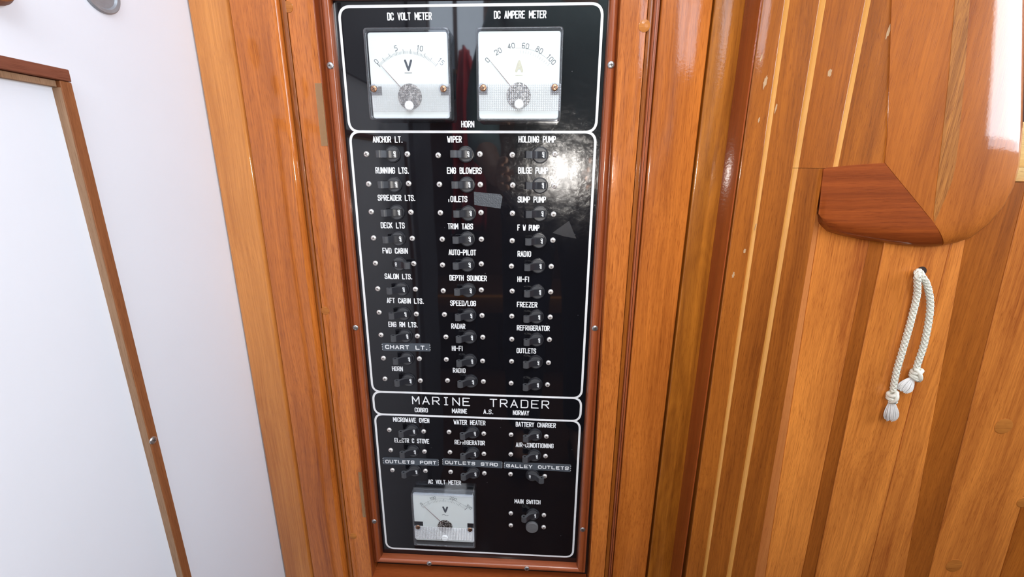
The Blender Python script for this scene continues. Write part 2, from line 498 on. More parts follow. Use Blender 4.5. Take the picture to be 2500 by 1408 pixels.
# left of the panel
b1 = plank(XL + 0.0005, -0.2728, -0.022, Z0, Z1, W_LIGHT, rl=0.002, rr=0.004)
b2 = plank(-0.2720, -0.2300, -0.022, Z0, Z1, W_MID, rl=0.0012, rr=0.0035)
b2s = plank(-0.2292, -0.2246, -0.0156, Z0, Z1, W_BROWN, rl=0.0003, rr=0.0004)
b3 = plank(-0.2242, -0.1995, -0.015, Z0, Z1, W_ORANGE, rl=0.0008, rr=0.0005)
obj('plank', box_mesh('reveal', -0.1994, -0.1986, -0.0146, -0.0045, zbot_ - 0.012, Z1), wb, W_RED)
# right of the panel
b4 = plank((0.0700, 0.0770), (0.0935, 0.0952), -0.015, Z0, Z1, W_ORANGE, rl=0.0012, rr=0.001)
b4s = plank((0.0944, 0.0961), (0.0985, 0.1000), -0.0125, Z0, Z1, W_BROWN, rl=0.0003, rr=0.0003)
b4t = plank((0.0987, 0.1003), (0.1035, 0.1040), -0.0165, Z0, Z1, W_RMOULD, rl=0.0018, rr=0.0018)
b5 = plank((0.1047, 0.1050), (0.1477, 0.1452), -0.0152, Z0, Z1, W_MID, rl=0.002, rr=0.0015, crown=0.0010)
b6 = plank((0.1494, 0.1480), (0.1775, 0.1800), -0.0150, Z0, Z1, W_BURL, rl=0.0015, rr=0.0002, crown=0.0012)
# inside corner: these stand nearer, their left side shows
Yp = -0.045
side = plank((0.1752, 0.1803), (0.1925, 0.1992), Yp, Z0, Z1, W_BROWN, rl=0.0008)
obj('plank', box_mesh('side_face', 0.1740, 0.1752, -0.0445, -0.0157, Z0, Z1), wb, W_RED)
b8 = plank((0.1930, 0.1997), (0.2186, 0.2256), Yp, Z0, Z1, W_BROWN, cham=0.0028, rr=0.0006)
zs = 1.0030
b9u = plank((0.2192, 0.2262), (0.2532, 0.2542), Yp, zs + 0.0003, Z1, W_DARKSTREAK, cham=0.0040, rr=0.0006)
X9 = (0.236, 0.245)
_a, _b = PY(2012, 411, Yp), PY(1843, 1408, Yp); _s = (_a.x - _b.x) / (_a.z - _b.z)
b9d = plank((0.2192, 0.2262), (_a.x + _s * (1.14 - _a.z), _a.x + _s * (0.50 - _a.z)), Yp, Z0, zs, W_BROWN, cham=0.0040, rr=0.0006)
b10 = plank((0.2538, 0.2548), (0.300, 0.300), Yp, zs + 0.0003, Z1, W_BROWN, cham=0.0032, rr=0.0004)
# lower right: slightly set back boards under the block
Yr = -0.036
xa = xs(2010, 1843, Yr)


def xq(p1, y1, p2, y2, Y):
    a = PY(p1, y1, Y); b = PY(p2, y2, Y); s = (a.x - b.x) / (a.z - b.z)
    return (a.x + s * (1.14 - a.z), a.x + s * (0.50 - a.z))


e0 = xq(1908, 900, 1832, 1408, Yr)
e1 = xq(2076, 900, 1970, 1408, Yr)
e2 = xq(2246, 900, 2118, 1408, Yr)
e3 = xq(2395, 900, 2268, 1408, Yr)
e4 = (e3[0] + 0.075, e3[1] + 0.075)
zt = PY(2475, 445, Yr).z
sub = lambda e, d: (e[0] + d, e[1] + d)
ep = xq(1946, 900, 1868, 1408, Yr)
d0, d1 = xq(2060, 900, 1957, 1408, Yr), xq(2096, 900, 1990, 1408, Yr)
f0 = xq(2300, 900, 2208, 1408, Yr)
plank(e0, sub(ep, -G * .5), Yr, Z0, zt, W_PINK, rl=0.0005, rr=0.0006)
r1 = plank(ep, sub(d0, -G * .5), Yr, Z0, zt, W_TAN, rl=0.0005, rr=0.0008)
plank(d0, sub(d1, -G * .5), Yr + .0006, Z0, zt, W_DARKSTREAK, rl=0.001, rr=0.001)
r2 = plank(d1, sub(e2, -G), Yr, Z0, zt, W_TAN, rl=0.0008, rr=0.0012)
r3 = plank(e2, sub(f0, -G * .3), Yr, Z0, zt, W_TAN, rl=0.0012, rr=0.0003)
plank(f0, sub(e3, -G), Yr + .0002, Z0, zt, W_DARKSTREAK, rl=0.0004, rr=0.001)
r4 = plank(e3, sub(e4, -G), Yr, Z0, zt, W_TAN, rl=0.001, rr=0.0012)
xx = e4
for k in range(8):
    nx = sub(xx, 0.09)
    plank(xx, sub(nx, -G), Yr, Z0, zt, W_TAN if k % 2 else W_DARKSTREAK, rl=0.0012, rr=0.0012)
    xx = nx
# rails over and under the panel opening
ztop, zbot = 1.1585, 0.5075
obj('plank', box_mesh('rail_over', -0.1994, 0.0700, -0.015, 0.006, ztop + 0.012, ZC, 0.0005, 1), wb, W_ORANGE)
obj('plank', box_mesh('rail_under', -0.1994, 0.0765, -0.015, 0.006, 0.0, zbot - 0.0125, 0.0005, 1), wb, W_REDX)

# pale ledge at the far right opening
zl0 = zt + 0.0005
obj('ledge', box_mesh('ledge', XO - 0.01, XR, -0.030, 0.12, zl0, zl0 + 0.012, 0.001, 2), wb, W_PALE)
obj('ledge', box_mesh('ledge_upstand', XO - 0.01, XR, 0.0, 0.02, zl0 + 0.0125, zl0 + 0.052, 0.001, 2), wb, W_PALE)


# wooden plugs set into the boards
def plug(px, py, Y, r, parent, mat=W_PLUG):
    c = PY(px, py, Y)
    bm = bmesh.new()
    add_lathe(bm, [(r, -0.001), (r, 0.00025), (r * 0.9, 0.0004), (0, 0.0004)], 20)
    o = obj('wood_plug', mesh_of(bm, 'wood_plug', 30), parent, mat)
    o.location = (c.x, Y, c.z)
    return o


plug(703, 17, -0.015, 0.0047, b3); plug(794, 758, -0.015, 0.0045, b3); plug(862, 1308, -0.015, 0.0045, b3)
plug(1573, 63, -0.015, 0.005, b4)
plug(1557, 1272, -0.0155, 0.004, b5)
plug(2450, 1040, Yr, 0.0085, r4); plug(2329, 1380, Yr, 0.0085, r4); plug(2497, 1226, Yr, 0.006, r4)


# chips in the varnish
def chip(px, py, Y, w, h, parent, mat, rot=0.15):
    c = PY(px, py, Y); bm = bmesh.new()
    pts = []
    for i in range(17):
        a = 2 * math.pi * i / 17
        rr = random.uniform(0.45, 0.9)
        x, z = w * rr * math.cos(a), h * rr * math.sin(a)
        pts.append((x * math.cos(rot) + z * math.sin(rot), -0.0001, -x * math.sin(rot) + z * math.cos(rot)))
    prism(bm, pts, (0, 0.0003, 0))
    bmesh.ops.recalc_face_normals(bm, faces=bm.faces[:])
    o = obj('varnish_chip', mesh_of(bm, 'varnish_chip'), parent, mat); o.location = (c.x, Y, c.z); return o


CHIP = plain('bare_wood', (0.44, 0.27, 0.14), 0.7, bscale=500)
for px, py, w, h, par, Y in ((1868, 200, .0022, .0075, side, Yp), (1858, 142, .001, .004, side, Yp), (1853, 292, .001, .003, side, Yp),
                             (1818, 612, .0014, .003, side, Yp), (1790, 672, .0016, .0042, side, Yp), (1845, 553, .0005, .004, side, Yp),
                             (2026, 177, .002, .0045, b9u, Yp), (2169, 75, .0016, .012, b10, Yp), (1894, 265, .001, .006, b8, Yp),
                             (1717, 1114, .001, .0006, b6, -.0155), (1645, 1115, .001, .0006, b6, -.0155), (1563, 1274, .0022, .0022, b5, -.0155)):
    chip(px, py, Y, w, h, par, CHIP)


# ================================================================== FRAME AROUND THE PANEL
frame = empty('bead_frame', (-0.06, 0, zbot))
tag(frame, 'reddish rounded wooden bead frame screwed around the tall black switch panel', 'frame')
PXL, PXR = -0.1885, 0.0622      # black sheet edges


def mould(pa, pb, out, mat, axis):
    """bead along pa->pb (inner edge), out = outward direction; mitred ends"""
    bm = bmesh.new()
    pa, pb, out = Vector(pa), Vector(pb), Vector(out)
    d = (pb - pa).normalized()
    w = 0.0112
    prof = [(0, -0.0002), (0, -0.002)]
    for i in range(11):
        t = math.pi * (0.06 + 0.72 * i / 10)
        prof.append((0.0046 - 0.0046 * math.cos(t), -0.0022 - 0.0068 * math.sin(t)))
    prof += [(0.0092, -0.0042), (w, -0.0042), (w, -0.0002)]
    A = [bm.verts.new(pa + out * u + Vector((0, y, 0)) - d * u) for u, y in prof]
    B = [bm.verts.new(pb + out * u + Vector((0, y, 0)) + d * u) for u, y in prof]
    n = len(A)
    for i in range(n):
        bm.faces.new((A[i], A[(i + 1) % n], B[(i + 1) % n], B[i]))
    bm.faces.new(A); bm.faces.new(B[::-1])
    bmesh.ops.recalc_face_normals(bm, faces=bm.faces[:])
    o = obj('moulding', mesh_of(bm, 'moulding', 50), frame, mat)
    o.location = -frame.location
    return o


zi0, zi1 = 0.5190, 1.1480
mould((PXL + .0006, 0, zi0), (PXL + .0006, 0, zi1), (-1, 0, 0), W_RMOULD, 'z')
mould((PXR - .0006, 0, zi0), (PXR - .0006, 0, zi1), (1, 0, 0), W_RMOULD, 'z')
mould((PXL + .0006, 0, zi0), (PXR - .0006, 0, zi0), (0, 0, -1), W_RMOULDX, 'x')
mould((PXL + .0006, 0, zi1), (PXR - .0006, 0, zi1), (0, 0, 1), W_RMOULDX, 'x')


def screw_mesh(r, h, name='screw', slot=False):
    bm = bmesh.new()
    prof = [(r, 0)]
    for i in range(1, 5):
        t = math.pi / 2 * i / 4
        prof.append((r * math.cos(t) * 1.0 if i < 4 else 0.0, h * math.sin(t)))
    add_lathe(bm, [(r, -0.0002), (r, h * .25), (r * .93, h * .55), (r * .7, h * .85), (r * .35, h), (0, h)], 18)
    a, b = r * 0.52, r * 0.11
    z = -h * 1.02
    add_box(bm, -a, a, z, z + h * .2, -b, b, mat=1)
    add_box(bm, -b, b, z, z + h * .2, -a, a, mat=1)
    bmesh.ops.rotate(bm, verts=bm.verts[:], cent=(0, 0, 0), matrix=Matrix.Rotation(0.6, 3, 'Y'))
    bmesh.ops.recalc_face_normals(bm, faces=bm.faces[:])
    return mesh_of(bm, name, 50)


ME_SCREW = screw_mesh(0.0028, 0.0017); ME_SCREW.materials.append(CHROME); ME_SCREW.materials.append(CHROME_D)
ME_SCREWF = screw_mesh(0.0032, 0.0012); ME_SCREWF.materials.append(plain('steel_screw', (0.55, 0.55, 0.55), 0.3, metal=0.9, bscale=600)); ME_SCREWF.materials.append(CHROME_D)
ME_SCREWB = screw_mesh(0.0030, 0.0010); ME_SCREWB.materials.append(BRASS); ME_SCREWB.materials.append(CHROME_D)


def child(name, me, parent, x, y, z, rot=None):
    o = bpy.data.objects.new(name, me); COL.objects.link(o); o.parent = parent
    p = parent.location
    o.location = (x - p.x, y - p.y, z - p.z)
    if rot is not None: o.rotation_euler = (0, rot, 0)
    return o


for px, py in ((811, 160), (877, 800), (923, 1273), (1481, 158), (1441, 801), (1412, 1292), (1048, 1378), (1286, 1391)):
    c = PY(px, py, -0.0088)
    if py < 1300: c.x = PXL + .0006 - 0.0046 if px < 1000 else PXR - .0006 + .0046
    else: c.z = zi0 - 0.0046
    child('screw', ME_SCREWF, frame, c.x, -0.0086, c.z, random.uniform(0, 3))

# ================================================================== THE PANEL SHEET
panel = obj('switch_panel', box_mesh('switch_panel', PXL, PXR, 0.0, 0.006, zi0, zi1), None, ACRYLIC)
tag(panel, 'tall glossy black switch panel with white lettering and outlined sections', 'control panel')

# ------------------------------------------------------------------ stroke lettering
GL = {
    'A': '0,0 5,10 10,0;1.9,3.2 8.1,3.2', 'B': '0,0 0,10;~0,10 9,10 9,5.3 0,5.3;~0,5.3 10,5.3 10,0 0,0',
    'C': '~10,7.3 10,10 0,10 0,0 10,0 10,2.7', 'D': '0,0 0,10;~0,10 10,10 10,0 0,0', 'E': '10,10 0,10 0,0 10,0;0,5.2 8,5.2',
    'F': '10,10 0,10 0,0;0,5.2 8,5.2', 'G': '~10,7.3 10,10 0,10 0,0 10,0 10,4.8;10,4.8 5.5,4.8', 'H': '0,0 0,10;10,0 10,10;0,5.2 10,5.2',
    'I': '5,0 5,10', 'J': '~10,10 10,0 0,0 0,3', 'K': '0,0 0,10;10,10 0,4;3.4,6 10,0', 'L': '0,10 0,0 10,0', 'M': '0,0 0,10 5,3.5 10,10 10,0',
    'N': '0,0 0,10 10,0 10,10', 'O': '@0,0 0,10 10,10 10,0', 'P': '0,0 0,10;~0,10 10,10 10,4.6 0,4.6',
    'R': '0,0 0,10;~0,10 10,10 10,4.8 0,4.8;5,4.8 10,0', 'S': '~10,7.6 10,10 0,10 0,5.2 10,5.2 10,0 0,0 0,2.4',
    'T': '0,10 10,10;5,10 5,0', 'U': '~0,10 0,0 10,0 10,10', 'V': '0,10 5,0 10,10', 'W': '0,10 2.5,0 5,6.5 7.5,0 10,10',
    'X': '0,0 10,10;0,10 10,0', 'Y': '0,10 5,5 10,10;5,5 5,0', 'Z': '0,10 10,10 0,0 10,0',
    '0': '@0,0 0,10 10,10 10,0', '1': '2.5,8 5.5,10 5.5,0', '2': '~0,7.5 0,10 10,10 10,5.5 0,0;0,0 10,0', '3': '~0,10 10,10 10,5.3 4,5.3;~4,5.3 10,5.3 10,0 0,0',
    '4': '7,0 7,10 0,3 10,3', '5': '10,10 1,10 0,5.8;~0,5.8 10,5.8 10,0 0,0', '6': '@0,0 0,5.5 10,5.5 10,0;~0,3 0,10 9,10', '8': '@1,5.3 1,10 9,10 9,5.3;@0,0 0,5.3 10,5.3 10,0',
    '.': '4,0.3 6,0.3', '-': '0.5,5 9.5,5', '/': '0,0 10,10', ' ': '',
    't': '5,4 5,0', 'e': '0,5.2 0,0 10,0;0,5.2 8,5.2', 'f': '0,6.5 0,0;0,5.2 6,5.2', 'c': '~2,6 0,6 0,0 10,0 10,2.7;~10,10 10,7.5', 'r': '0,6 0,0;10,10 10,4.8 0,4.8;5,4.8 10,0',
    'q': '0,0 0,10 10,10 10,0;3,5 7,5;7,5 10,0', '~': '~0,4 2.5,7 5,5 7.5,3 10,6', '_': '0,0 10,0',
}
GW = {'I': 0.35, '.': 0.35, '1': 0.75, 'M': 1.25, 'W': 1.35, '-': 0.9, ' ': 1.15, '/': 1.0}


def fillet(pts, r, closed, ns=4):
    out = []; n = len(pts)
    for i in range(n):
        if not closed and i in (0, n - 1): out.append(pts[i]); continue
        p0, p, p1 = Vector(pts[i - 1]), Vector(pts[i]), Vector(pts[(i + 1) % n])
        a, b = p0 - p, p1 - p
        rr = min(r, a.length * .5, b.length * .5)
        A = p + a.normalized() * rr; B = p + b.normalized() * rr
        for k in range(ns + 1):
            t = k / ns
            out.append(tuple(A * (1 - t) ** 2 + p * 2 * t * (1 - t) + B * t * t))
    return out


def strokes(ch, w, h, rad=0.32):
    res = []
    for s in GL[ch].split(';'):
        if not s: continue
        mode = s[0] if s[0] in '~@' else ''
        if mode and len(s) > 1: s = s[1:]
        pts = [tuple(float(v) for v in q.split(',')) for q in s.split()]
        pts = [(x / 10 * w, y / 10 * h) for x, y in pts]
        if mode: pts = fillet(pts, rad * 2 * min(w, h * .6), mode == '@')
        res.append((pts, mode == '@'))
    return res


def ribbon(bm, pts, closed, t, place):
    """flat ribbon of width t along 2D pts, round ends; place maps 2D to a 3D point"""
    n = len(pts)
    P = [Vector(p) for p in pts]
    nor = []
    for i in range(n):
        if closed: a, b = P[i - 1], P[(i + 1) % n]
        else: a, b = P[max(i - 1, 0)], P[min(i + 1, n - 1)]
        d1 = (P[i] - a); d2 = (b - P[i])
        d1 = d1.normalized() if d1.length > 1e-9 else d2.normalized()
        d2 = d2.normalized() if d2.length > 1e-9 else d1
        m = (d1 + d2)
        m = m.normalized() if m.length > 1e-6 else d1
        k = max(0.45, m.dot(d1))
        nor.append(Vector((-m.y, m.x)) * (t / 2 / k))
    L_ = [bm.verts.new(place(P[i] + nor[i])) for i in range(n)]
    R_ = [bm.verts.new(place(P[i] - nor[i])) for i in range(n)]
    for i in range(n if closed else n - 1):
        j = (i + 1) % n
        bm.faces.new((L_[i], R_[i], R_[j], L_[j]))
    if not closed:
        for i, s in ((0, -1), (n - 1, 1)):
            d = Vector((nor[i].y, -nor[i].x)).normalized() * s
            nn = nor[i].normalized()
            arc = []
            for k in range(1, 5):
                a = math.pi * k / 5
                arc.append(bm.verts.new(place(P[i] + nn * (t / 2) * math.cos(a) + d * (t / 2) * math.sin(a))))
            ring = [L_[i]] + arc + [R_[i]]
            bm.faces.new(ring if s > 0 else ring[::-1])


def sharp_split(pts):
    out = [[pts[0]]]
    for i in range(1, len(pts) - 1):
        a = Vector(pts[i]) - Vector(pts[i - 1]); b = Vector(pts[i + 1]) - Vector(pts[i])
        out[-1].append(pts[i])
        if a.length > 1e-9 and b.length > 1e-9 and a.angle(b) > 0.9: out.append([pts[i]])
    out[-1].append(pts[-1])
    return out


LIFT = [0]


def stroke(bm, pts, cl, t, place):
    for q in ([pts] if cl else sharp_split(pts)):
        LIFT[0] = (LIFT[0] + 1) % 12
        d = LIFT[0] * 0.000008
        ribbon(bm, q, cl, t, lambda p: place(p) + Vector((0, -d, 0)))


def write(bm, text, width, h, t, place, wl=0.42, gap=0.52, rad=0.32):
    """lettering centred on the origin of its own plane"""
    tot = 0
    for ch in text: tot += GW.get(ch.upper(), 1.0)
    tot += gap * (len(text) - 1)
    u = (width - t) / tot
    x = -(width - t) / 2
    for ch in text:
        w = GW.get(ch.upper(), 1.0) * u
        cw = w if ch not in 'I.1' else u
        ox = x if ch not in 'I.1' else x + (w - u) / 2
        for pts, cl in strokes(ch, cw, h - t, rad):
            stroke(bm, [(p[0] + ox, p[1] - (h - t) / 2) for p in pts], cl, t, place)
        x += w + gap * u


def wall_place(x0, z0, y, slope=0.0):
    return lambda p: Vector((x0 + p.x, y, z0 + p.y + slope * p.x))


def finish_flat(bm):
    for f in bm.faces:
        f.normal_update()
        if f.normal.y > 0: f.normal_flip()


CAPTIONS = [  # text, left px, right px, centre px y, cap height (m)
    ('DC VOLT METER', 945, 1054, 39.8, .0064), ('DC AMPERE METER', 1205.5, 1333.7, 35.6, .0064), ('HORN', 1126, 1158, 303, .0062),
    ('ANCHOR LT.', 909.5, 983, 340.3, .0062), ('RUNNING LTS.', 916.5, 998.5, 416, .0062), ('SPREADER LTS.', 922, 1014, 482.8, .0062),
    ('DECK LTS', 929.4, 988, 550, .0062), ('FWD CABIN', 933.6, 995.5, 612, .0062), ('SALON LTS.', 938.9, 1006.5, 674.5, .0062),
    ('AFT CABIN LTS.', 944, 1034.7, 734, .0062), ('ENG RM LTS.', 948, 1020, 792, .0062), ('HORN', 957, 983.5, 899.8, .0062),
    ('WIPER', 1091.5, 1127.3, 340, .0062), ('ENG BLOWERS', 1091, 1176, 416.4, .0062), ('tOILETS', 1092, 1141, 485.8, .0062),
    ('TRIM TABS', 1092.7, 1155, 552.4, .0062), ('AUTO-PILOT', 1095, 1162.6, 616, .0062), ('DEPTH SOUNDER', 1097.3, 1188.6, 678.6, .0062),
    ('SPEED/LOG', 1099, 1162, 740, .0062), ('RADAR', 1101.6, 1136, 796, .0062), ('HI-FI', 1103, 1130, 850, .0062), ('RADIO', 1105.5, 1136.6, 904, .0062),
    ('HOLDING PUMP', 1265.7, 1357, 340, .0062), ('BILGE PUMP', 1264.7, 1338, 416, .0062), ('SUMP PUMP', 1263.7, 1332.8, 487, .0062),
    ('F W PUMP', 1263, 1317, 555.6, .0062), ('RADIO', 1263.4, 1296.7, 619.5, .0062), ('HI-FI', 1263, 1292.5, 681.5, .0062),
    ('FREEZER', 1261.8, 1312, 743.4, .0062), ('REFRIGERATOR', 1261.6, 1342, 800.6, .0062), ('OUTLETS', 1261, 1309, 856, .0062),
    ('COBRO', 1012.3, 1044.7, 1000.5, .0062), ('MARINE', 1103.3, 1140.5, 1003, .0062), ('A.S.', 1180, 1204.7, 1004.8, .0062), ('NORWAY', 1252, 1292, 1007.5, .0062),
    ('MICROWAVE OVEN', 959.4, 1048, 1025, .0064), ('ELeCTR C STOVE', 963, 1047.7, 1075.4, .0064), ('WATER HEATER', 1107.2, 1185.2, 1031, .0064),
    ('REfrIGERATOR', 1109.8, 1183.8, 1080, .0064), ('BATTERY CHARGER', 1258.9, 1357, 1036.7, .0064), ('AIR-cONDITIONING', 1259, 1351.4, 1086.8, .0064),
    ('AC VOLT METER', 1045, 1125.5, 1176.7, .0064), ('MAIN SWITCH', 1256, 1319.6, 1224.3, .0064),
]
YT = -0.00025
for text, l, r, cy, h in CAPTIONS:
    a, b = PY(l, cy, YT), PY(r, cy, YT)
    c = PY((l + r) / 2, cy, YT)
    bm = bmesh.new()
    write(bm, text, b.x - a.x, h, 0.00096, wall_place(0, 0, 0))
    finish_flat(bm)
    o = obj('lettering', mesh_of(bm, 'lettering'), panel, PAINT); o.location = (c.x, YT, c.z)
# wide spaced title line
for text, l, r, cy in (('MARINE', 1005.8, 1147.3, 978.6), ('TRADER', 1195, 1340.7, 985.4)):
    a, b = PY(l, cy, YT), PY(r, cy, YT); c = PY((l + r) / 2, cy, YT)
    bm = bmesh.new()
    sw = b.x - a.x; n = len(text); cwid = 0.0088; t = 0.00125
    for i, ch in enumerate(text):
        xc = -sw / 2 + cwid / 2 + (sw - cwid) * i / (n - 1)
        for pts, cl in strokes(ch, cwid - t, 0.0106 - t, 0.22):
            stroke(bm, [(p[0] + xc - (cwid - t) / 2, p[1] - (0.0106 - t) / 2) for p in pts], cl, t, wall_place(0, 0, 0))
        if ch == 'I':
            for zz in (-1, 1):
                ribbon(bm, [(xc - .0018, zz * (0.0106 - t) / 2), (xc + .0018, zz * (0.0106 - t) / 2)], False, t, wall_place(0, 0, 0))
    finish_flat(bm)
    o = obj('lettering', mesh_of(bm, 'lettering'), panel, PAINT); o.location = (c.x, YT, c.z)

# four outlined sections
ZS = (1.1432, 1.0354, 0.7520, 0.7226, 0.5270)
SX0, SX1 = -0.1830, 0.0570
for k in range(4):
    z1, z0 = ZS[k], ZS[k + 1]
    ox = 0.0
    pts = fillet([(SX0, z0), (SX0, z1), (SX1, z1), (SX1, z0)], 0.0105, True, 10)
    bm = bmesh.new()
    ribbon(bm, pts, True, 0.0024, wall_place(0, 0, -0.0002 - 0.00002 * k))
    finish_flat(bm)
    obj('outline', mesh_of(bm, 'outline'), panel, PAINT)

# ================================================================== CIRCUIT BREAKERS
mm = 0.001


def collar_mesh():
    bm = bmesh.new()
    add_lathe(bm, [(8.0 * mm, -0.2 * mm), (8.0 * mm, 1.2 * mm), (7.6 * mm, 1.9 * mm), (7.0 * mm, 2.0 * mm), (6.8 * mm, 1.5 * mm), (6.8 * mm, 0.8 * mm), (0, 0.8 * mm)], 36, mat=0)
    for s in (-1, 1):
        pts = []
        z0 = 3.6 * mm; r = 6.75 * mm
        a0 = math.asin(z0 / r)
        for i in range(13):
            a = a0 + (math.pi - 2 * a0) * i / 12
            pts.append((r * math.cos(a), -0.7 * mm, s * r * math.sin(a)))
        prism(bm, pts, (0, -1.5 * mm, 0), mat=1)  # grey segments, colour raised for the light they reflect
    bmesh.ops.recalc_face_normals(bm, faces=bm.faces[:])
    return mesh_of(bm, 'collar', 45)


def lever_mesh(sgn):
    """profile in x / out, extruded along z, with the eye hole; sgn=-1 leans left (OFF), +1 right (ON)"""
    prof = [(-5.8, 0.9), (-5.9, 2.0), (-4.6, 3.1), (-1.0, 3.9), (2.2, 4.7), (4.8, 6.4), (7.6, 9.9), (8.6, 10.9), (10.0, 11.4)]
    for i in range(1, 8):                           # rounded tip
        a = math.radians(80 - 215 * i / 7)
        prof.append((11.2 + 2.9 * math.cos(a), 8.5 + 2.9 * math.sin(a)))
    prof += [(6.6, 4.0), (5.6, 2.4), (5.4, 0.9)]
    hole = [(11.1 + 1.15 * math.cos(a), 8.6 + 1.15 * math.sin(a)) for a in [2 * math.pi * i / 12 for i in range(12)]]
    bm = bmesh.new()
    zt = 3.35
    rims = []
    for z in (-zt, zt):
        loops = []
        for lp in (prof, hole):
            vs = [bm.verts.new((sgn * p[0] * mm, -p[1] * mm, z * mm)) for p in lp]
            es = [bm.edges.new((vs[i], vs[(i + 1) % len(vs)])) for i in range(len(vs))]
            loops.append((vs, es))
        bmesh.ops.triangle_fill(bm, use_beauty=True, use_dissolve=False, edges=loops[0][1] + loops[1][1])
        rims.append(loops)
    for k in range(2):
        A, B = rims[0][k][0], rims[1][k][0]
        n = len(A)
        for i in range(n):
            f = bm.faces.new((A[i], A[(i + 1) % n], B[(i + 1) % n], B[i]))
    bmesh.ops.recalc_face_normals(bm, faces=bm.faces[:])
    for f in bm.faces:
        c = f.calc_center_median()
        if abs(c.z) < 0.1 * mm and -c.y > 9.6 * mm and f.normal.y < -0.5: f.material_index = 1  # lighter grey tab: its flash sheen is put into the colour
        if abs(f.normal.z) > 0.9: f.material_index = 1
    return mesh_of(bm, 'lever', 30)


def marking_mesh(text, sgn):
    """white word running downwards on the rocker face"""
    bm = bmesh.new()
    h = 2.2 * mm; wd = 5.6 * mm if text == 'OFF' else 4.2 * mm
    xa, oa, xb, ob = (4.6, 3.1, 1.0, 3.9)            # rocker face for a lever leaning left
    if sgn > 0: xa, xb = -xa, -xb
    cx, co = (xa + xb) / 2, (oa + ob) / 2
    dx, do = (xb - xa), (ob - oa)
    if dx < 0: dx, do = -dx, -do
    ln = math.hypot(dx, do); dx /= ln; do /= ln
    # letters read top to bottom: letter up-direction = +x
    place = lambda p: Vector(((cx * mm + p.y * dx), -(co * mm + p.y * do + 0.12 * mm), -p.x))
    write(bm, text, wd, h, 0.5 * mm, place, gap=0.3)
    for f in bm.faces:
        f.normal_update()
        if f.normal.y > 0: f.normal_flip()
    return mesh_of(bm, 'marking')


ME_COLLAR = collar_mesh(); ME_COLLAR.materials.append(BLACKPL); ME_COLLAR.materials.append(GREYPL)
ME_LOFF = lever_mesh(-1); ME_LON = lever_mesh(1)
for m_ in (ME_LOFF, ME_LON): m_.materials.append(BLACKPL); m_.materials.append(GREYPL)
ME_MOFF = marking_mesh('OFF', -1); ME_MON = marking_mesh('ON', 1)
PRINT = plain('marking_white', (0.9, 0.93, 0.95), 0.5)
ME_MOFF.materials.append(PRINT); ME_MON.materials.append(PRINT)

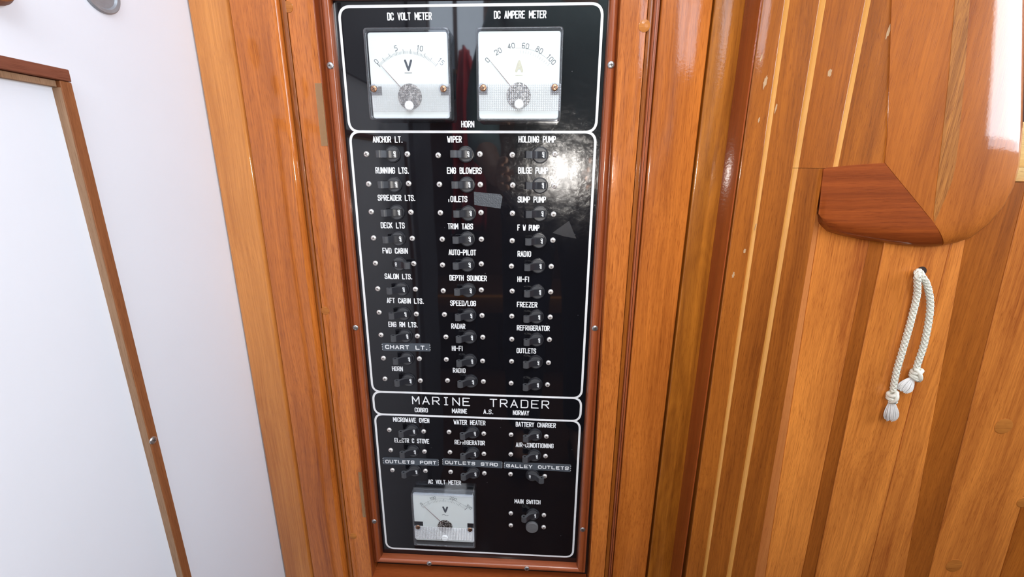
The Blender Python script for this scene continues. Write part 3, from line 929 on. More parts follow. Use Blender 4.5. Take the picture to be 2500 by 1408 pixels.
BREAKERS = [  # collar px, left screw px, right screw px, description, on
    ((958, 376.6), (894, 376), (994, 376), 'under the words ANCHOR LT.'), ((962, 450.5), (899.5, 449), (997, 448), 'under the words RUNNING LTS.'),
    ((968.7, 518.4), (905.8, 517), (1002.7, 518), 'under the words SPREADER LTS.'), ((972, 582.7), (911.5, 581), (1006, 582), 'under the words DECK LTS'),
    ((974.5, 644), (916, 642.6), (1009.5, 643.6), 'under the words FWD CABIN'), ((980.4, 705.7), (921.7, 705), (1013.7, 706), 'under the words SALON LTS.'),
    ((985, 766), (925, 762.7), (1016, 766.8), 'under the words AFT CABIN LTS.'), ((989.3, 820), (929.7, 818), (1018.6, 820.6), 'under the words ENG RM LTS.'),
    ((994, 875.5), (935.7, 874.7), (1023.4, 876), 'under the CHART LT. tape'), ((997.3, 928), (939.4, 925), (1025.8, 929.5), 'under HORN in the left column, beneath the CHART LT. breaker'),
    ((1137, 376.6), (1069.4, 379), (1171.3, 376), 'under the word WIPER'), ((1139.5, 451), (1072.4, 450), (1172.3, 450.5), 'under the words ENG BLOWERS'),
    ((1143, 520.8), (1074.8, 519.3), (1174, 518.8), 'under the word TOILETS'), ((1140.7, 583.5), (1079.3, 584), (1175, 584), 'under the words TRIM TABS'),
    ((1140.7, 646), (1080, 647), (1174.8, 644.4), 'under AUTO-PILOT'), ((1143.4, 708.8), (1081.8, 710), (1174.8, 708), 'under the words DEPTH SOUNDER'),
    ((1145, 769.7), (1084.7, 768), (1176.5, 770.4), 'under SPEED/LOG'), ((1146.5, 822.8), (1088.3, 822.8), (1178.4, 823.5), 'under the word RADAR'),
    ((1147, 880.8), (1089.3, 877.9), (1178, 881.5), 'under HI-FI in the middle column'), ((1149.4, 931), (1092.2, 929.3), (1179.9, 931.7), 'under RADIO in the middle column'),
    ((1319, 378.4), (1250.5, 378), (1354.7, 376), 'under the words HOLDING PUMP'), ((1318.4, 453), (1251.7, 452), (1353.2, 453.5), 'under the words BILGE PUMP'),
    ((1317.4, 521.8), (1251, 520.8), (1351.4, 523), 'under the words SUMP PUMP'), ((1315.6, 587.7), (1250.3, 587.7), (1349.7, 586.5), 'under the words F W PUMP'),
    ((1313, 649.4), (1248.5, 649.9), (1345.7, 650.6), 'under RADIO in the right column'), ((1311.8, 712.7), (1250.2, 710.8), (1344.4, 712.7), 'under HI-FI in the right column'),
    ((1309.9, 773.5), (1249.3, 772), (1343.2, 774.3), 'under the word FREEZER'), ((1309.9, 829.6), (1249.3, 828.4), (1341.3, 829.3), 'under REFRIGERATOR in the right column, below FREEZER'),
    ((1308, 884), (1248.8, 882.5), (1339, 885.8), 'under the single word OUTLETS'), ((1307, 938), (1247.8, 935.8), (1336.7, 939.4), 'with no caption, lowest of the right column above the title'),
    ((1006, 1051), (950, 1050), (1034, 1053.7), 'under the words MICROWAVE OVEN'), ((1008.2, 1101), (953.5, 1099.4), (1036, 1102.6), 'under the worn words ELECTRIC STOVE'),
    ((1012, 1149.3), (957.6, 1148), (1038.4, 1150), 'under the OUTLETS PORT tape'),
    ((1154, 1056), (1096, 1055), (1180.9, 1059), 'under the words WATER HEATER'), ((1154.5, 1106), (1098.2, 1104.5), (1181.2, 1108.4), 'under REFRIGERATOR, beneath the WATER HEATER breaker'),
    ((1155.5, 1154.8), (1099.9, 1152.4), (1182.3, 1155.8), 'under the middle OUTLETS tape'),
    ((1306.5, 1062), (1247.6, 1061.5), (1333.9, 1066), 'under the words BATTERY CHARGER'), ((1304.5, 1112), (1247, 1109.6), (1331.8, 1114), 'under AIR-CONDITIONING'),
    ((1299.5, 1160.6), (1246.3, 1158), (1330, 1163), 'under the GALLEY OUTLETS tape'),
    ((1301, 1256), (1247, 1253.5), (1328, 1258), 'under the words MAIN SWITCH'),
]
ON = {4, 38}
for i, (c, sl, sr, where) in enumerate(BREAKERS):
    p = PY(c[0], c[1], -0.0015)
    on = i in ON
    base = empty('circuit_breaker', (p.x, 0, p.z))
    word = 'switched on with its lever to the right' if on else 'switched off'
    tag(base, 'black lever breaker %s, %s' % (('switched on'), where) if on else 'black lever breaker %s' % where, 'switch', 'lever circuit breakers in rows on the black panel')
    child('collar', ME_COLLAR, base, p.x, 0, p.z)
    child('lever', ME_LON if on else ME_LOFF, base, p.x, 0, p.z)
    child('marking', ME_MON if on else ME_MOFF, base, p.x, 0, p.z)
    for s in (sl, sr):
        q = PY(s[0], s[1], -0.001)
        child('screw', ME_SCREW, base, q.x, 0, q.z, random.uniform(0, 1.5))
    if where.endswith('MAIN SWITCH'):
        for s in ((1247, 1283), (1327.3, 1287.5)):
            q = PY(s[0], s[1], -0.001)
            child('screw', ME_SCREW, base, q.x, 0, q.z, 0.3)
# blanking plug below the main switch
q = PY(1298.8, 1286, -0.001)
bm = bmesh.new()
add_lathe(bm, [(7.7 * mm, -0.2 * mm), (7.7 * mm, 2.4 * mm), (7.2 * mm, 3.0 * mm), (0, 3.3 * mm)], 36)
BUT = plain('faded_plastic', (0.13, 0.13, 0.135), 0.5, bscale=300)
o = obj('blanking_plug', mesh_of(bm, 'blanking_plug', 40), None, BUT); o.location = (q.x, 0, q.z)
tag(o, 'plain grey round plug in the hole just below the main switch', 'plug')


# ================================================================== EMBOSSED LABEL TAPES
def tape(name, quad, text, tl, tr, tyl, tyr, label):
    Yt = -0.0004
    P4 = [PY(x, y, Yt) for x, y in quad]
    c = sum(P4, Vector()) / 4
    c = Vector((c.x, 0, c.z))
    bm = bmesh.new()
    v1 = [Vector((p.x - c.x, -0.0006, p.z - c.z)) for p in P4]
    prism(bm, v1, (0, 0.0006, 0))
    # small torn tabs at the ends
    for e, s in ((0, -1), (1, 1)):
        a, b = (P4[0], P4[3]) if e == 0 else (P4[1], P4[2])
        for k in (0.2, 0.5, 0.8):
            m_ = a.lerp(b, k) - c
            add_box(bm, m_.x - 0.0003, m_.x + 0.0003, -0.0007, -0.0002, m_.z - 0.0005, m_.z + 0.0005, mat=1)
    bmesh.ops.recalc_face_normals(bm, faces=bm.faces[:])
    o = obj(name, mesh_of(bm, name), None, [TAPE_D, PAINT]); o.location = c
    tag(o, label, 'label', 'embossed label tapes stuck on the black panel')
    a, b = PY(tl, tyl, Yt), PY(tr, tyr, Yt)
    m_ = (a + b) / 2
    sl = (b.z - a.z) / (b.x - a.x)
    bm = bmesh.new()
    h = 0.0048 if 'CHART' not in text else 0.0050
    write(bm, text, b.x - a.x, h, 0.0010, lambda p: Vector((p.x, 0, p.y + sl * p.x)), gap=0.55, rad=0.25)
    finish_flat(bm)
    w = obj('embossed_lettering', mesh_of(bm, 'embossed_lettering'), o, PAINT)
    w.location = (m_.x - c.x, -0.00075, m_.z - c.z)
    return o


tape('label_tape', [(932.6, 836.8), (1049.2, 838.5), (1050.4, 857.3), (934.5, 855.6)], 'CHART LT.', 940.6, 1044, 846, 848.5, 'dark grey embossed label tape reading CHART LT.')
tape('label_tape', [(935, 1115.6), (1070, 1120.7), (1070.6, 1137), (936.3, 1132.3)], 'OUTLETS PORT', 941, 1065.5, 1125.5, 1129, 'dark grey embossed label tape reading OUTLETS PORT')
tape('label_tape', [(1080.8, 1118.7), (1226, 1126.7), (1225.6, 1142.5), (1081, 1135)], 'OUTLETS STqD', 1086.6, 1215.4, 1127.5, 1133.5, 'dark grey embossed label tape, middle one, reading OUTLETS and a short word')
tape('label_tape', [(1231.6, 1127.2), (1393.5, 1134), (1392.7, 1151.4), (1230.7, 1142.5)], 'GALLEY OUTLETS', 1236, 1388.4, 1135.5, 1142.3, 'dark grey embossed label tape reading GALLEY OUTLETS')


# ================================================================== METERS
def meter(front, h, dial, arc_c, arc_r, ticks, numerals, unit, mark, band, knob, screws, move, label, needle_tip, name='panel_meter', ac=False, pale=False, notch=None):
    """front: px corners of the cover front (at distance h out of the panel); everything else px on the dial plane"""
    yf = -h
    yd = -h + 0.0035
    Pf = [PY(x, y, yf) for x, y in front]
    x0 = (Pf[0].x + Pf[3].x) / 2; x1 = (Pf[1].x + Pf[2].x) / 2; z1 = (Pf[0].z + Pf[1].z) / 2; z0 = (Pf[2].z + Pf[3].z) / 2
    root = empty(name, ((x0 + x1) / 2, 0, z0))
    tag(root, label, 'meter', 'square needle meters on the black panel')
    rl = root.location

    def part(nm, me, mats, smooth_a=None):
        o = obj(nm, me, root, mats); o.location = (-rl.x, -rl.y, -rl.z); return o
    # base plate
    bm = bmesh.new(); add_box(bm, x0 + .0012, x1 - .0012, -.0015, 0, z0 + .0012, z1 - .0012, 0.0006, 1)
    bmesh.ops.recalc_face_normals(bm, faces=bm.faces[:])
    part('base_plate', mesh_of(bm, 'base_plate'), BLACKPL)
    # dial
    Pd = [PY(x, y, yd) for x, y in dial]
    dx0 = (Pd[0].x + Pd[3].x) / 2; dx1 = (Pd[1].x + Pd[2].x) / 2; dz1 = (Pd[0].z + Pd[1].z) / 2; dz0 = (Pd[2].z + Pd[3].z) / 2
    bm = bmesh.new(); rpts = fillet([(dx0, dz0), (dx0, dz1), (dx1, dz1), (dx1, dz0)], .0025, True)
    prism(bm, [(a, yd, b) for a, b in rpts], (0, 0.0012, 0)); bmesh.ops.recalc_face_normals(bm, faces=bm.faces[:])
    part('dial', mesh_of(bm, 'dial'), DIAL)
    # inner body behind the dial
    bm = bmesh.new(); add_box(bm, dx0 + .002, dx1 - .002, yd + .0013, -.0015, dz0 + .002, dz1 - .002)
    bmesh.ops.recalc_face_normals(bm, faces=bm.faces[:])
    part('body', mesh_of(bm, 'body'), GREYPL)
    # cover: four side walls and the front pane
    bm = bmesh.new(); t = .0014
    rp_o = fillet([(x0, z0), (x0, z1), (x1, z1), (x1, z0)], .003, True)
    rp_i = fillet([(x0 + t, z0 + t), (x0 + t, z1 - t), (x1 - t, z1 - t), (x1 - t, z0 + t)], .002, True)
    n = len(rp_o)
    loops = []
    for rp, ya, yb in ((rp_o, -.0001, yf + .0012), (rp_i, -.0001, yf + .0012)):
        A = [bm.verts.new((a, ya, b)) for a, b in rp]; B = [bm.verts.new((a, yb, b)) for a, b in rp]
        loops.append((A, B))
        for i in range(n): bm.faces.new((A[i], A[(i + 1) % n], B[(i + 1) % n], B[i]))
    for i in range(n):
        bm.faces.new((loops[0][0][i], loops[0][0][(i + 1) % n], loops[1][0][(i + 1) % n], loops[1][0][i]))
    bmesh.ops.recalc_face_normals(bm, faces=bm.faces[:])
    part('cover_side', mesh_of(bm, 'cover_side', 40), CLEAR_SIDE)
    # rim bead around the front
    bm = bmesh.new()
    sect = []
    for i in range(7):
        a = math.pi * i / 6
        sect.append((0.0013 - 0.0013 * math.cos(a), 0.0012 * math.sin(a)))
    rings = []
    for u, o_ in sect:
        rp = fillet([(x0 + u, z0 + u), (x0 + u, z1 - u), (x1 - u, z1 - u), (x1 - u, z0 + u)], .003, True)
        rings.append([bm.verts.new((a, yf + .0012 - o_, b)) for a, b in rp])
    for A, B in zip(rings, rings[1:]):
        for i in range(n): bm.faces.new((A[i], A[(i + 1) % n], B[(i + 1) % n], B[i]))
    bmesh.ops.recalc_face_normals(bm, faces=bm.faces[:])
    part('cover_rim', mesh_of(bm, 'cover_rim', 60), CLEAR_RIM)
    bm = bmesh.new()
    f = bm.faces.new([bm.verts.new((a, yf + .0006, b)) for a, b in fillet([(x0 + .0024, z0 + .0024), (x0 + .0024, z1 - .0024), (x1 - .0024, z1 - .0024), (x1 - .0024, z0 + .0024)], .002, True)])
    f.normal_update()
    if f.normal.y > 0: f.normal_flip()
    part('cover_pane', mesh_of(bm, 'cover_pane'), CLEAR)
    # scale
    yk = yd - .00015
    C = PY(*arc_c, yk); rr = (PY(arc_c[0] + arc_r, arc_c[1], yk) - C).length
    bm = bmesh.new()
    pl = lambda p: Vector((p.x, yk, p.y))
    for a, lng, th in ticks:
        s, c = math.sin(math.radians(a)), math.cos(math.radians(a))
        p0 = (C.x + rr * s, C.z + rr * c); p1 = (C.x + (rr + lng) * s, C.z + (rr + lng) * c)
        ribbon(bm, [p0, p1], False, th, pl)
    if ac or pale:
        arcp = [(C.x + (rr + (.0042)) * math.sin(math.radians(a)), C.z + (rr + .0042) * math.cos(math.radians(a))) for a in range(-45 if ac else -5, 46, 3)]
        ribbon(bm, arcp, False, .00018, pl)
    finish_flat(bm)
    part('scale', mesh_of(bm, 'scale'), INK_PALE if pale else INK)
    bm = bmesh.new()
    for txt, px, py, ang, hh in numerals:
        q = PY(px, py, yk); th = math.radians(ang)
        def plc(p, q=q, th=th): return Vector((q.x + p.x * math.cos(th) + p.y * math.sin(th), yk, q.z - p.x * math.sin(th) + p.y * math.cos(th)))
        write(bm, txt, hh * (0.60 * len(txt) + 0.22 * (len(txt) - 1)) * (0.9 if '1' in txt else 1), hh, .00042, plc)
    finish_flat(bm)
    part('numerals', mesh_of(bm, 'numerals'), INK)
    # unit letter and its line
    bm = bmesh.new()
    txt, px, py, hh, ww, th = unit
    q = PY(px, py, yk)
    write(bm, txt, ww, hh, th, wall_place(q.x, q.z, yk))
    q2 = PY(mark[1], mark[2], yk)
    if mark[0] == '_': ribbon(bm, [(q2.x - mark[3] / 2, q2.z), (q2.x + mark[3] / 2, q2.z)], False, .0004, pl)
    else:
        w_ = mark[3]
        ribbon(bm, [(q2.x - w_ / 2 + w_ * k / 12, q2.z + .0008 * math.sin(2 * math.pi * k / 12)) for k in range(13)], False, .0005, pl)
    finish_flat(bm)
    part('unit_letter', mesh_of(bm, 'unit_letter'), CREAM if pale else INK)
    # needle
    bm = bmesh.new()
    yn = yd - .0012
    T = PY(*needle_tip, yn); Cn = PY(*arc_c, yn)
    d = (T - Cn).normalized(); e = Vector((-d.z, 0, d.x)) * .00022
    prism(bm, [T - e * .5, T + e * .5, Cn + e * 1.5, Cn - e * 1.5], (0, .0003, 0))
    bmesh.ops.recalc_face_normals(bm, faces=bm.faces[:])
    part('needle', mesh_of(bm, 'needle'), NEEDLE)
    # movement under the band
    q = PY(move[0], move[1], yk); mr = move[2]
    bm = bmesh.new()
    add_lathe(bm, [(mr, -0.0), (mr, 0.0006), (mr * .8, .0012), (mr * .55, .0006), (mr * .3, .0016), (0, .0016)], 28, cx=q.x, cz=q.z)
    for v in bm.verts: v.co.y += yd - .0
    for s in (-1, 1):
        add_box(bm, q.x - mr * .7, q.x + mr * .7, yd - .0019, yd - .0013, q.z + s * mr * .42 - .0008, q.z + s * mr * .42 + .0008)
    bmesh.ops.recalc_face_normals(bm, faces=bm.faces[:])
    part('movement', mesh_of(bm, 'movement', 40), MOVE)
    # dark cut-outs in the dial at both sides
    for nx0, ny0, nx1, ny1 in notch:
        a, b = PY(nx0, ny0, yk), PY(nx1, ny1, yk)
        bm = bmesh.new(); add_box(bm, a.x, b.x, yk - .0001, yk + .0001, b.z, a.z)
        bmesh.ops.recalc_face_normals(bm, faces=bm.faces[:])
        part('dial_cutout', mesh_of(bm, 'dial_cutout'), BLACKPL)
    # ribbed band: rows of small pyramids moulded on the inside of the cover
    a, b = PY(band[0], band[1], yf), PY(band[2], band[3], yf)
    bx0, bx1, bz1, bz0 = a.x, b.x, a.z, b.z
    ncol = 38; st = (bx1 - bx0) / ncol; nrow = max(3, round((bz1 - bz0) / st)); sz = (bz1 - bz0) / nrow
    bm = bmesh.new(); yb_ = yf + .0003; hp = st * (.34 if not ac else .45)
    kq = PY(knob[0], knob[1], yf); kr = knob[2]
    grid = [[bm.verts.new((bx0 + st * i, yb_, bz0 + sz * j)) for i in range(ncol + 1)] for j in range(nrow + 1)]
    for j in range(nrow):
        for i in range(ncol):
            cc = Vector((bx0 + st * (i + .5), yb_ - hp, bz0 + sz * (j + .5)))
            ap = bm.verts.new(cc)
            q4 = [grid[j][i], grid[j][i + 1], grid[j + 1][i + 1], grid[j + 1][i]]
            for k in range(4): bm.faces.new((q4[k], q4[(k + 1) % 4], ap))
    bmesh.ops.recalc_face_normals(bm, faces=bm.faces[:])
    part('ribbed_band', mesh_of(bm, 'ribbed_band'), CLEAR_BAND2 if ac else CLEAR_BAND)
    # zero adjuster
    bm = bmesh.new()
    add_lathe(bm, [(kr * 1.15, 0), (kr * 1.15, .0010), (kr, .0014), (kr * .92, .0018), (0, .0019)], 24, cx=kq.x, cz=kq.z)
    add_box(bm, kq.x - kr * .7, kq.x + kr * .7, -.0021, -.0018, kq.z - .0003, kq.z + .0003)
    for v in bm.verts: v.co.y += yf + .0004
    bmesh.ops.recalc_face_normals(bm, faces=bm.faces[:])
    part('zero_adjuster', mesh_of(bm, 'zero_adjuster', 40), KNOBW)
    for s in screws:
        q = PY(s[0], s[1], yf)
        o = child('screw', ME_SCREWB, root, q.x, yf + .0002, q.z, 0.4)
        bm = bmesh.new(); add_lathe(bm, [(.0036, 0), (.0044, .0006), (.0036, .0009), (.0034, .0003), (.0034, -.0002)], 24)
        r_ = obj('screw_seat', mesh_of(bm, 'screw_seat', 40), root, CLEAR_RIM); r_.location = (q.x - rl.x, yf + .0004, q.z - rl.z)
    return root


def movement_mat():
    m, nt, p = new_mat('meter_movement'); L = nt.links.new
    tc = N(nt, 'ShaderNodeTexCoord'); v = N(nt, 'ShaderNodeTexVoronoi'); v.inputs['Scale'].default_value = 850
    L(tc.outputs['Object'], v.inputs['Vector'])
    r = N(nt, 'ShaderNodeValToRGB'); r.color_ramp.elements[0].position = 0.35; r.color_ramp.elements[0].color = (.02, .018, .016, 1); r.color_ramp.elements[1].color = (.55, .52, .50, 1)
    s = N(nt, 'ShaderNodeSeparateColor'); L(v.outputs['Color'], s.inputs[0]); L(s.outputs[0], r.inputs[0]); L(r.outputs[0], p.inputs['Base Color'])
    p.inputs['Metallic'].default_value = .4; p.inputs['Roughness'].default_value = .4
    return m


MOVE = movement_mat()
tk = []
for i in range(46):
    a = -45 + 2 * i
    big = i % 5 == 0
    tk.append((a, .0036 if big else .0021, .00032 if i % 15 == 0 or i % 5 == 0 else .0002))
tk[0] = (-45, .0036, .0005)
DH = 0.016
meter([(884.3, 65.6), (1096, 65.6), (1101, 291.8), (901.9, 291.8)], DH, [(898.4, 78.5), (1091.7, 78.5), (1097.6, 289), (911, 289)],
      (999, 236), 94, tk, [('0', 918.7, 150, -45, .0044), ('5', 966.3, 117.5, -15, .0044), ('10', 1025, 117.5, 12, .0044), ('15', 1077, 150, 45, .0044)],
      ('V', 996.8, 159.4, .0096, .0074, .0019), ('_', 996.8, 178, .0066), (905, 205, 1101, 273), (999, 257.8, .0036), [(912.4, 216.8), (1082.3, 216.8)],
      (1001, 236, .0112), 'square clear-covered volt meter lettered V with a 0 to 15 scale, top left', (930, 159.4),
      notch=[(905, 211, 933, 232.5), (1076, 211, 1101, 232.5)])
tk2 = [(-45 + 3.6 * i, .0042 if i % 5 == 0 else .0022, .0002) for i in range(13, 26)]
meter([(1162, 65.6), (1377.7, 63), (1367, 297), (1163, 295)], DH, [(1166.8, 76), (1368, 76), (1364, 289.5), (1171, 289.5)],
      (1267, 235), 95, tk2, [('0', 1190, 146.5, -48, .0044), ('20', 1216, 125.4, -28, .0044), ('40', 1248, 112, -8, .0044), ('60', 1283, 112, 8, .0044), ('80', 1316.8, 122, 26, .0044), ('100', 1346, 145, 47, .0044)],
      ('A', 1267.6, 161.7, .0100, .0074, .0022), ('_', 1267, 184, .0066), (1168, 204, 1367, 271), (1266.9, 254.3, .0036), [(1179.7, 214.4), (1354.3, 213.3)],
      (1266, 234, .0112), 'square clear-covered ampere meter lettered A with a 0 to 100 scale, top right', (1196, 147.6), pale=True,
      notch=[(1168, 212, 1190, 231), (1345, 212, 1367, 231)])
tk3 = []
for i in range(31):
    a = -45 + 3 * i
    tk3.append((a, .0040 if i % 5 == 0 else .0024, .0003 if i % 5 == 0 else .00018))
tk3[-1] = (45, .0040, .0006)
meter([(1004, 1205), (1158, 1211), (1160, 1339), (1008, 1333)], 0.0115, [(1011, 1206), (1157, 1206), (1156.5, 1320), (1012, 1320)],
      (1086.4, 1283), 70, tk3, [('0', 1028.8, 1229.6, -45, .0038), ('100', 1056.6, 1215.5, -18, .0038), ('200', 1106, 1216.7, 14, .0038), ('300', 1145, 1236.6, 42, .0038)],
      ('V', 1087, 1243.7, .0092, .0072, .0022), ('~', 1087, 1257, .0074), (1011, 1284, 1158, 1321), (1086, 1312.5, .0038), [(1020, 1286.8), (1147.3, 1293)],
      (1086.4, 1284, .0092), 'square clear-covered AC volt meter with a 0 to 300 scale, low on the panel', (1033, 1234), ac=True,
      notch=[(1011, 1272, 1033, 1283), (1141, 1277, 1158, 1288)])

# ================================================================== SMALL THINGS ON THE PANEL
bm = bmesh.new()
q4 = [PY(x, y, -.0003) for x, y in ((1157, 468), (1221, 474), (1227, 480), (1222, 509), (1158, 500))]
c = q4[0].copy(); c.y = 0
g = 14
bm2 = bmesh.new()
vv = [bm2.verts.new((p.x - c.x, -.0006, p.z - c.z)) for p in q4]
f = bm2.faces.new(vv)
ex = bmesh.ops.extrude_face_region(bm2, geom=[f])
for v in [e for e in ex['geom'] if isinstance(e, bmesh.types.BMVert)]: v.co.y = -.0001
bmesh.ops.recalc_face_normals(bm2, faces=bm2.faces[:])
bm.free()
o = obj('foil_tape', mesh_of(bm2, 'foil_tape'), None, ALU); o.location = c
tag(o, 'crinkled grey foil tape patch stuck right of the word TOILETS', 'tape')
bm = bmesh.new()
q4 = [PY(x, y, -.0002) for x, y in ((1389, 539), (1407, 582), (1378, 577), (1349, 568))]
c = q4[0].copy(); c.y = 0
prism(bm, [(p.x - c.x, -.0003, p.z - c.z) for p in q4], (0, .0002, 0)); bmesh.ops.recalc_face_normals(bm, faces=bm.faces[:])
o = obj('grey_triangle', mesh_of(bm, 'grey_triangle'), None, SHEER_GREY); o.location = c  # thin see-through grey triangle lying on the sheet
tag(o, 'faint grey see-through triangle right of F W PUMP', 'film')


# aged clear tape folded over the stile edge
def edge_tape(pa, pb, wface, wside, label):
    a, b = PY(*pa, -.0152), PY(*pb, -.0152)
    xe = -0.1995
    bm = bmesh.new()
    c = Vector((xe, -.0152, b.z))
    prof = [(-wface, -.0001), (0.0001, -.0001), (0.0001, wside), (0.0003, wside), (0.0003, -.0003), (-wface, -.0003)]
    prism(bm, [(x, y, 0) for x, y in prof], (0, 0, a.z - b.z)); bmesh.ops.recalc_face_normals(bm, faces=bm.faces[:])
    o = obj('clear_tape', mesh_of(bm, 'clear_tape'), None, TAPE_CLEAR); o.location = c
    tag(o, label, 'tape', 'aged strips of clear tape on the left stile')


edge_tape((785, 203), (802, 356), .0062, .0105, 'aged brownish clear tape strip at the upper left edge of the panel frame')
edge_tape((885, 1152), (900, 1262), .0035, .009, 'aged clear tape strip at the lower left edge of the panel frame')

# ================================================================== LEFT WALL: wooden edging, screw, ring pull
XT = XL + 0.006
et = empty('hatch_edging', (XL, -0.15, 0.3))
tag(et, 'grey-brown wooden edging strips framing a hatch on the white left wall', 'trim')
ez = 1.0610
yo, yi = -0.1478, -0.1552


def etp(name, me, mat):
    o = obj(name, me, et, mat); o.location = -et.location; return o


bm = bmesh.new(); add_box(bm, XL, XT, yi, yo, 0.3, ez - .0076, .0004, 1); bmesh.ops.recalc_face_normals(bm, faces=bm.faces[:])
etp('edging_strip', mesh_of(bm, 'edging_strip'), W_TRIM)
etp('inner_strip', box_mesh('inner_strip', XL, XT - .0004, yi - .0006, yi - .0001, 0.3, ez - .0118), W_TRIMG)
etp('inner_strip', box_mesh('inner_strip', XL, XL + .0030, -0.612, yi + .0002, ez - .0116, ez - .0075, .0003, 1), W_TRIMG)
bm = bmesh.new(); add_box(bm, XL, XT + .0003, -0.62, yo, ez - .0073, ez, .0004, 1); bmesh.ops.recalc_face_normals(bm, faces=bm.faces[:])
etp('edging_strip', mesh_of(bm, 'edging_strip'), W_TRIMY)
bm = bmesh.new(); add_box(bm, XL, XT, -0.62, -0.6125, 0.3, ez - .0076, .0004, 1); bmesh.ops.recalc_face_normals(bm, faces=bm.faces[:])
etp('edging_strip', mesh_of(bm, 'edging_strip'), W_TRIM)
sp = PX(371, 1076, XT)
o = bpy.data.objects.new('screw', ME_SCREWF); COL.objects.link(o); o.parent = et
o.location = (XT - et.location.x, sp.y - et.location.y + .001, sp.z - et.location.z); o.rotation_euler = (0, 0, R90)

# chrome flush ring pull
rp = obj('ring_pull', None or mesh_of((lambda b: (add_lathe(b, [(.0150, 0), (.0150, .0012), (.0142, .0018), (.0122, .0016), (.0112, .0004), (0, .0002)], 40), b)[1])(bmesh.new()), 'ring_pull', 40), None, plain('brushed_chrome', (.27, .29, .32), .4, metal=0.3, bscale=300))
rp.location = (XL, -0.1068, 1.1210); rp.rotation_euler = (0, 0, R90)
tag(rp, 'round chrome flush fitting on the white wall, cut by the top edge', 'fitting')
# wooden knob at the extreme top left corner
kb = obj('wooden_knob', mesh_of((lambda b: (add_lathe(b, [(.012, 0), (.0125, .004), (.0105, .008), (0, .010)], 32), b)[1])(bmesh.new()), 'wooden_knob', 40), None, W_TRIM)
kb.location = (XL, -0.1788, 1.0995); kb.rotation_euler = (0, 0, R90)
kq = PX(6, 4, XL); kb.location = (XL, kq.y - .0075, kq.z + .0085)
tag(kb, 'brown wooden rounded fitting in the top left corner of the white wall', 'fitting')


# ================================================================== ROUNDED POST AND BLOCK AT THE RIGHT
def loft(name, rows, Yf, Yb, Yback, mat, nq=9):
    """rows: (edge px, crown px, outer px). flat from edge to crown, then a quarter round back to the outer line"""
    bm = bmesh.new(); R_ = []
    for e, c, o_ in rows:
        E_, C_, O_ = PY(*e, Yf), PY(*c, Yf), PY(*o_, Yb)
        row = [Vector((E_.x, Yback, E_.z)), E_, E_.lerp(C_, .5), C_]
        for k in range(1, nq + 1):
            a = math.pi / 2 * k / nq
            s = math.sin(a); y = Yb + (Yf - Yb) * math.cos(a)
            row.append(Vector((C_.x + (O_.x - C_.x) * s, y, C_.z + (O_.z - C_.z) * s)))
        row.append(Vector((O_.x, Yback, O_.z)))
        R_.append([bm.verts.new(p) for p in row])
    for A, B in zip(R_, R_[1:]):
        for i in range(len(A) - 1):
            bm.faces.new((A[i], A[i + 1], B[i + 1], B[i]))
    bm.faces.new(R_[0]); bm.faces.new(R_[-1][::-1])
    bmesh.ops.remove_doubles(bm, verts=bm.verts[:], dist=1e-5)
    bmesh.ops.recalc_face_normals(bm, faces=bm.faces[:])
    return mesh_of(bm, name, 38)


rail = empty('corner_handrail', (PY(2300, 570, -.03).x, -.03, PY(2300, 570, -.03).z))
tag(rail, 'thick varnished wooden corner rail with rounded outer edge at the upper right', 'handrail')


def rpart(name, me, mat):
    o = obj(name, me, rail, mat); o.location = -rail.location; return o


Yh = -0.0456
post = [((2192, -420), (2380, -420), (2512, -420)), ((2181, -150), (2350, -150), (2503, -150)), ((2177, 0), (2334, 0), (2500, 0)), ((2171, 200), (2318, 200), (2497, 200)), ((2167, 330), (2304, 330), (2494, 330)),
        ((2160.5, 397), (2296, 397), (2487, 405)), ((2195.5, 440), (2291, 440), (2474, 455)), ((2232.5, 485), (2285, 485), (2450, 502)),
        ((2262.5, 522), (2280, 524), (2412, 546)), ((2275, 537), (2281, 541), (2368, 579)), ((2281, 546), (2283, 548), (2332, 592)), ((2284, 550), (2285, 551), (2296, 599))]
rpart('post', loft('post', post, Yh, -0.0355, -0.02, W_POST), W_POST)
blk = [((2282, 546), (2283, 549), (2292, 599.5)), ((2262, 523), (2264, 549), (2264, 601)), ((2232, 486), (2234, 550), (2234, 601)), ((2195, 441), (2196, 549), (2196, 598)),
       ((2160, 398), (2160, 547), (2160, 593)), ((2100, 401), (2100, 544), (2100, 584)), ((2050, 406), (2048, 540), (2048, 574)), ((2022, 409), (2016, 534), (2018, 564)),
       ((2014, 411), (2004, 528), (2004, 552)), ((2011, 411.5), (1998, 522), (1996, 540))]
bm = bmesh.new(); rr_ = []
for i_, (e, c, o_) in enumerate(post[:10]):
    C_, O_ = PY(*c, Yh), PY(*o_, -0.0355); row = []; fd = min(1.0, (9.2 - i_) / 3.5)
    for k in (-.04 * fd, 0, .06 * fd, .11 * fd):
        a = math.pi / 2 * max(k, 0); s_ = math.sin(a)
        row.append(bm.verts.new((C_.x + (O_.x - C_.x) * (s_ if k >= 0 else k * .35), -0.0355 + (Yh + .0355) * math.cos(a) - .00012, C_.z + (O_.z - C_.z) * s_)))
    rr_.append(row)
for A, B in zip(rr_, rr_[1:]):
    for i in range(3): bm.faces.new((A[i], A[i + 1], B[i + 1], B[i]))
bmesh.ops.recalc_face_normals(bm, faces=bm.faces[:])
rpart('worn_edge', mesh_of(bm, 'worn_edge', 60), wood('wood_worn_edge', (0.15, 0.042, 0.008), (0.60, 0.24, 0.055), band=180, pore=0.9, figure=1.0, crough=0.1))
rpart('block', loft('block', blk, Yh - .0008, -0.0355, -0.02, W_BLOCK), W_BLOCK)

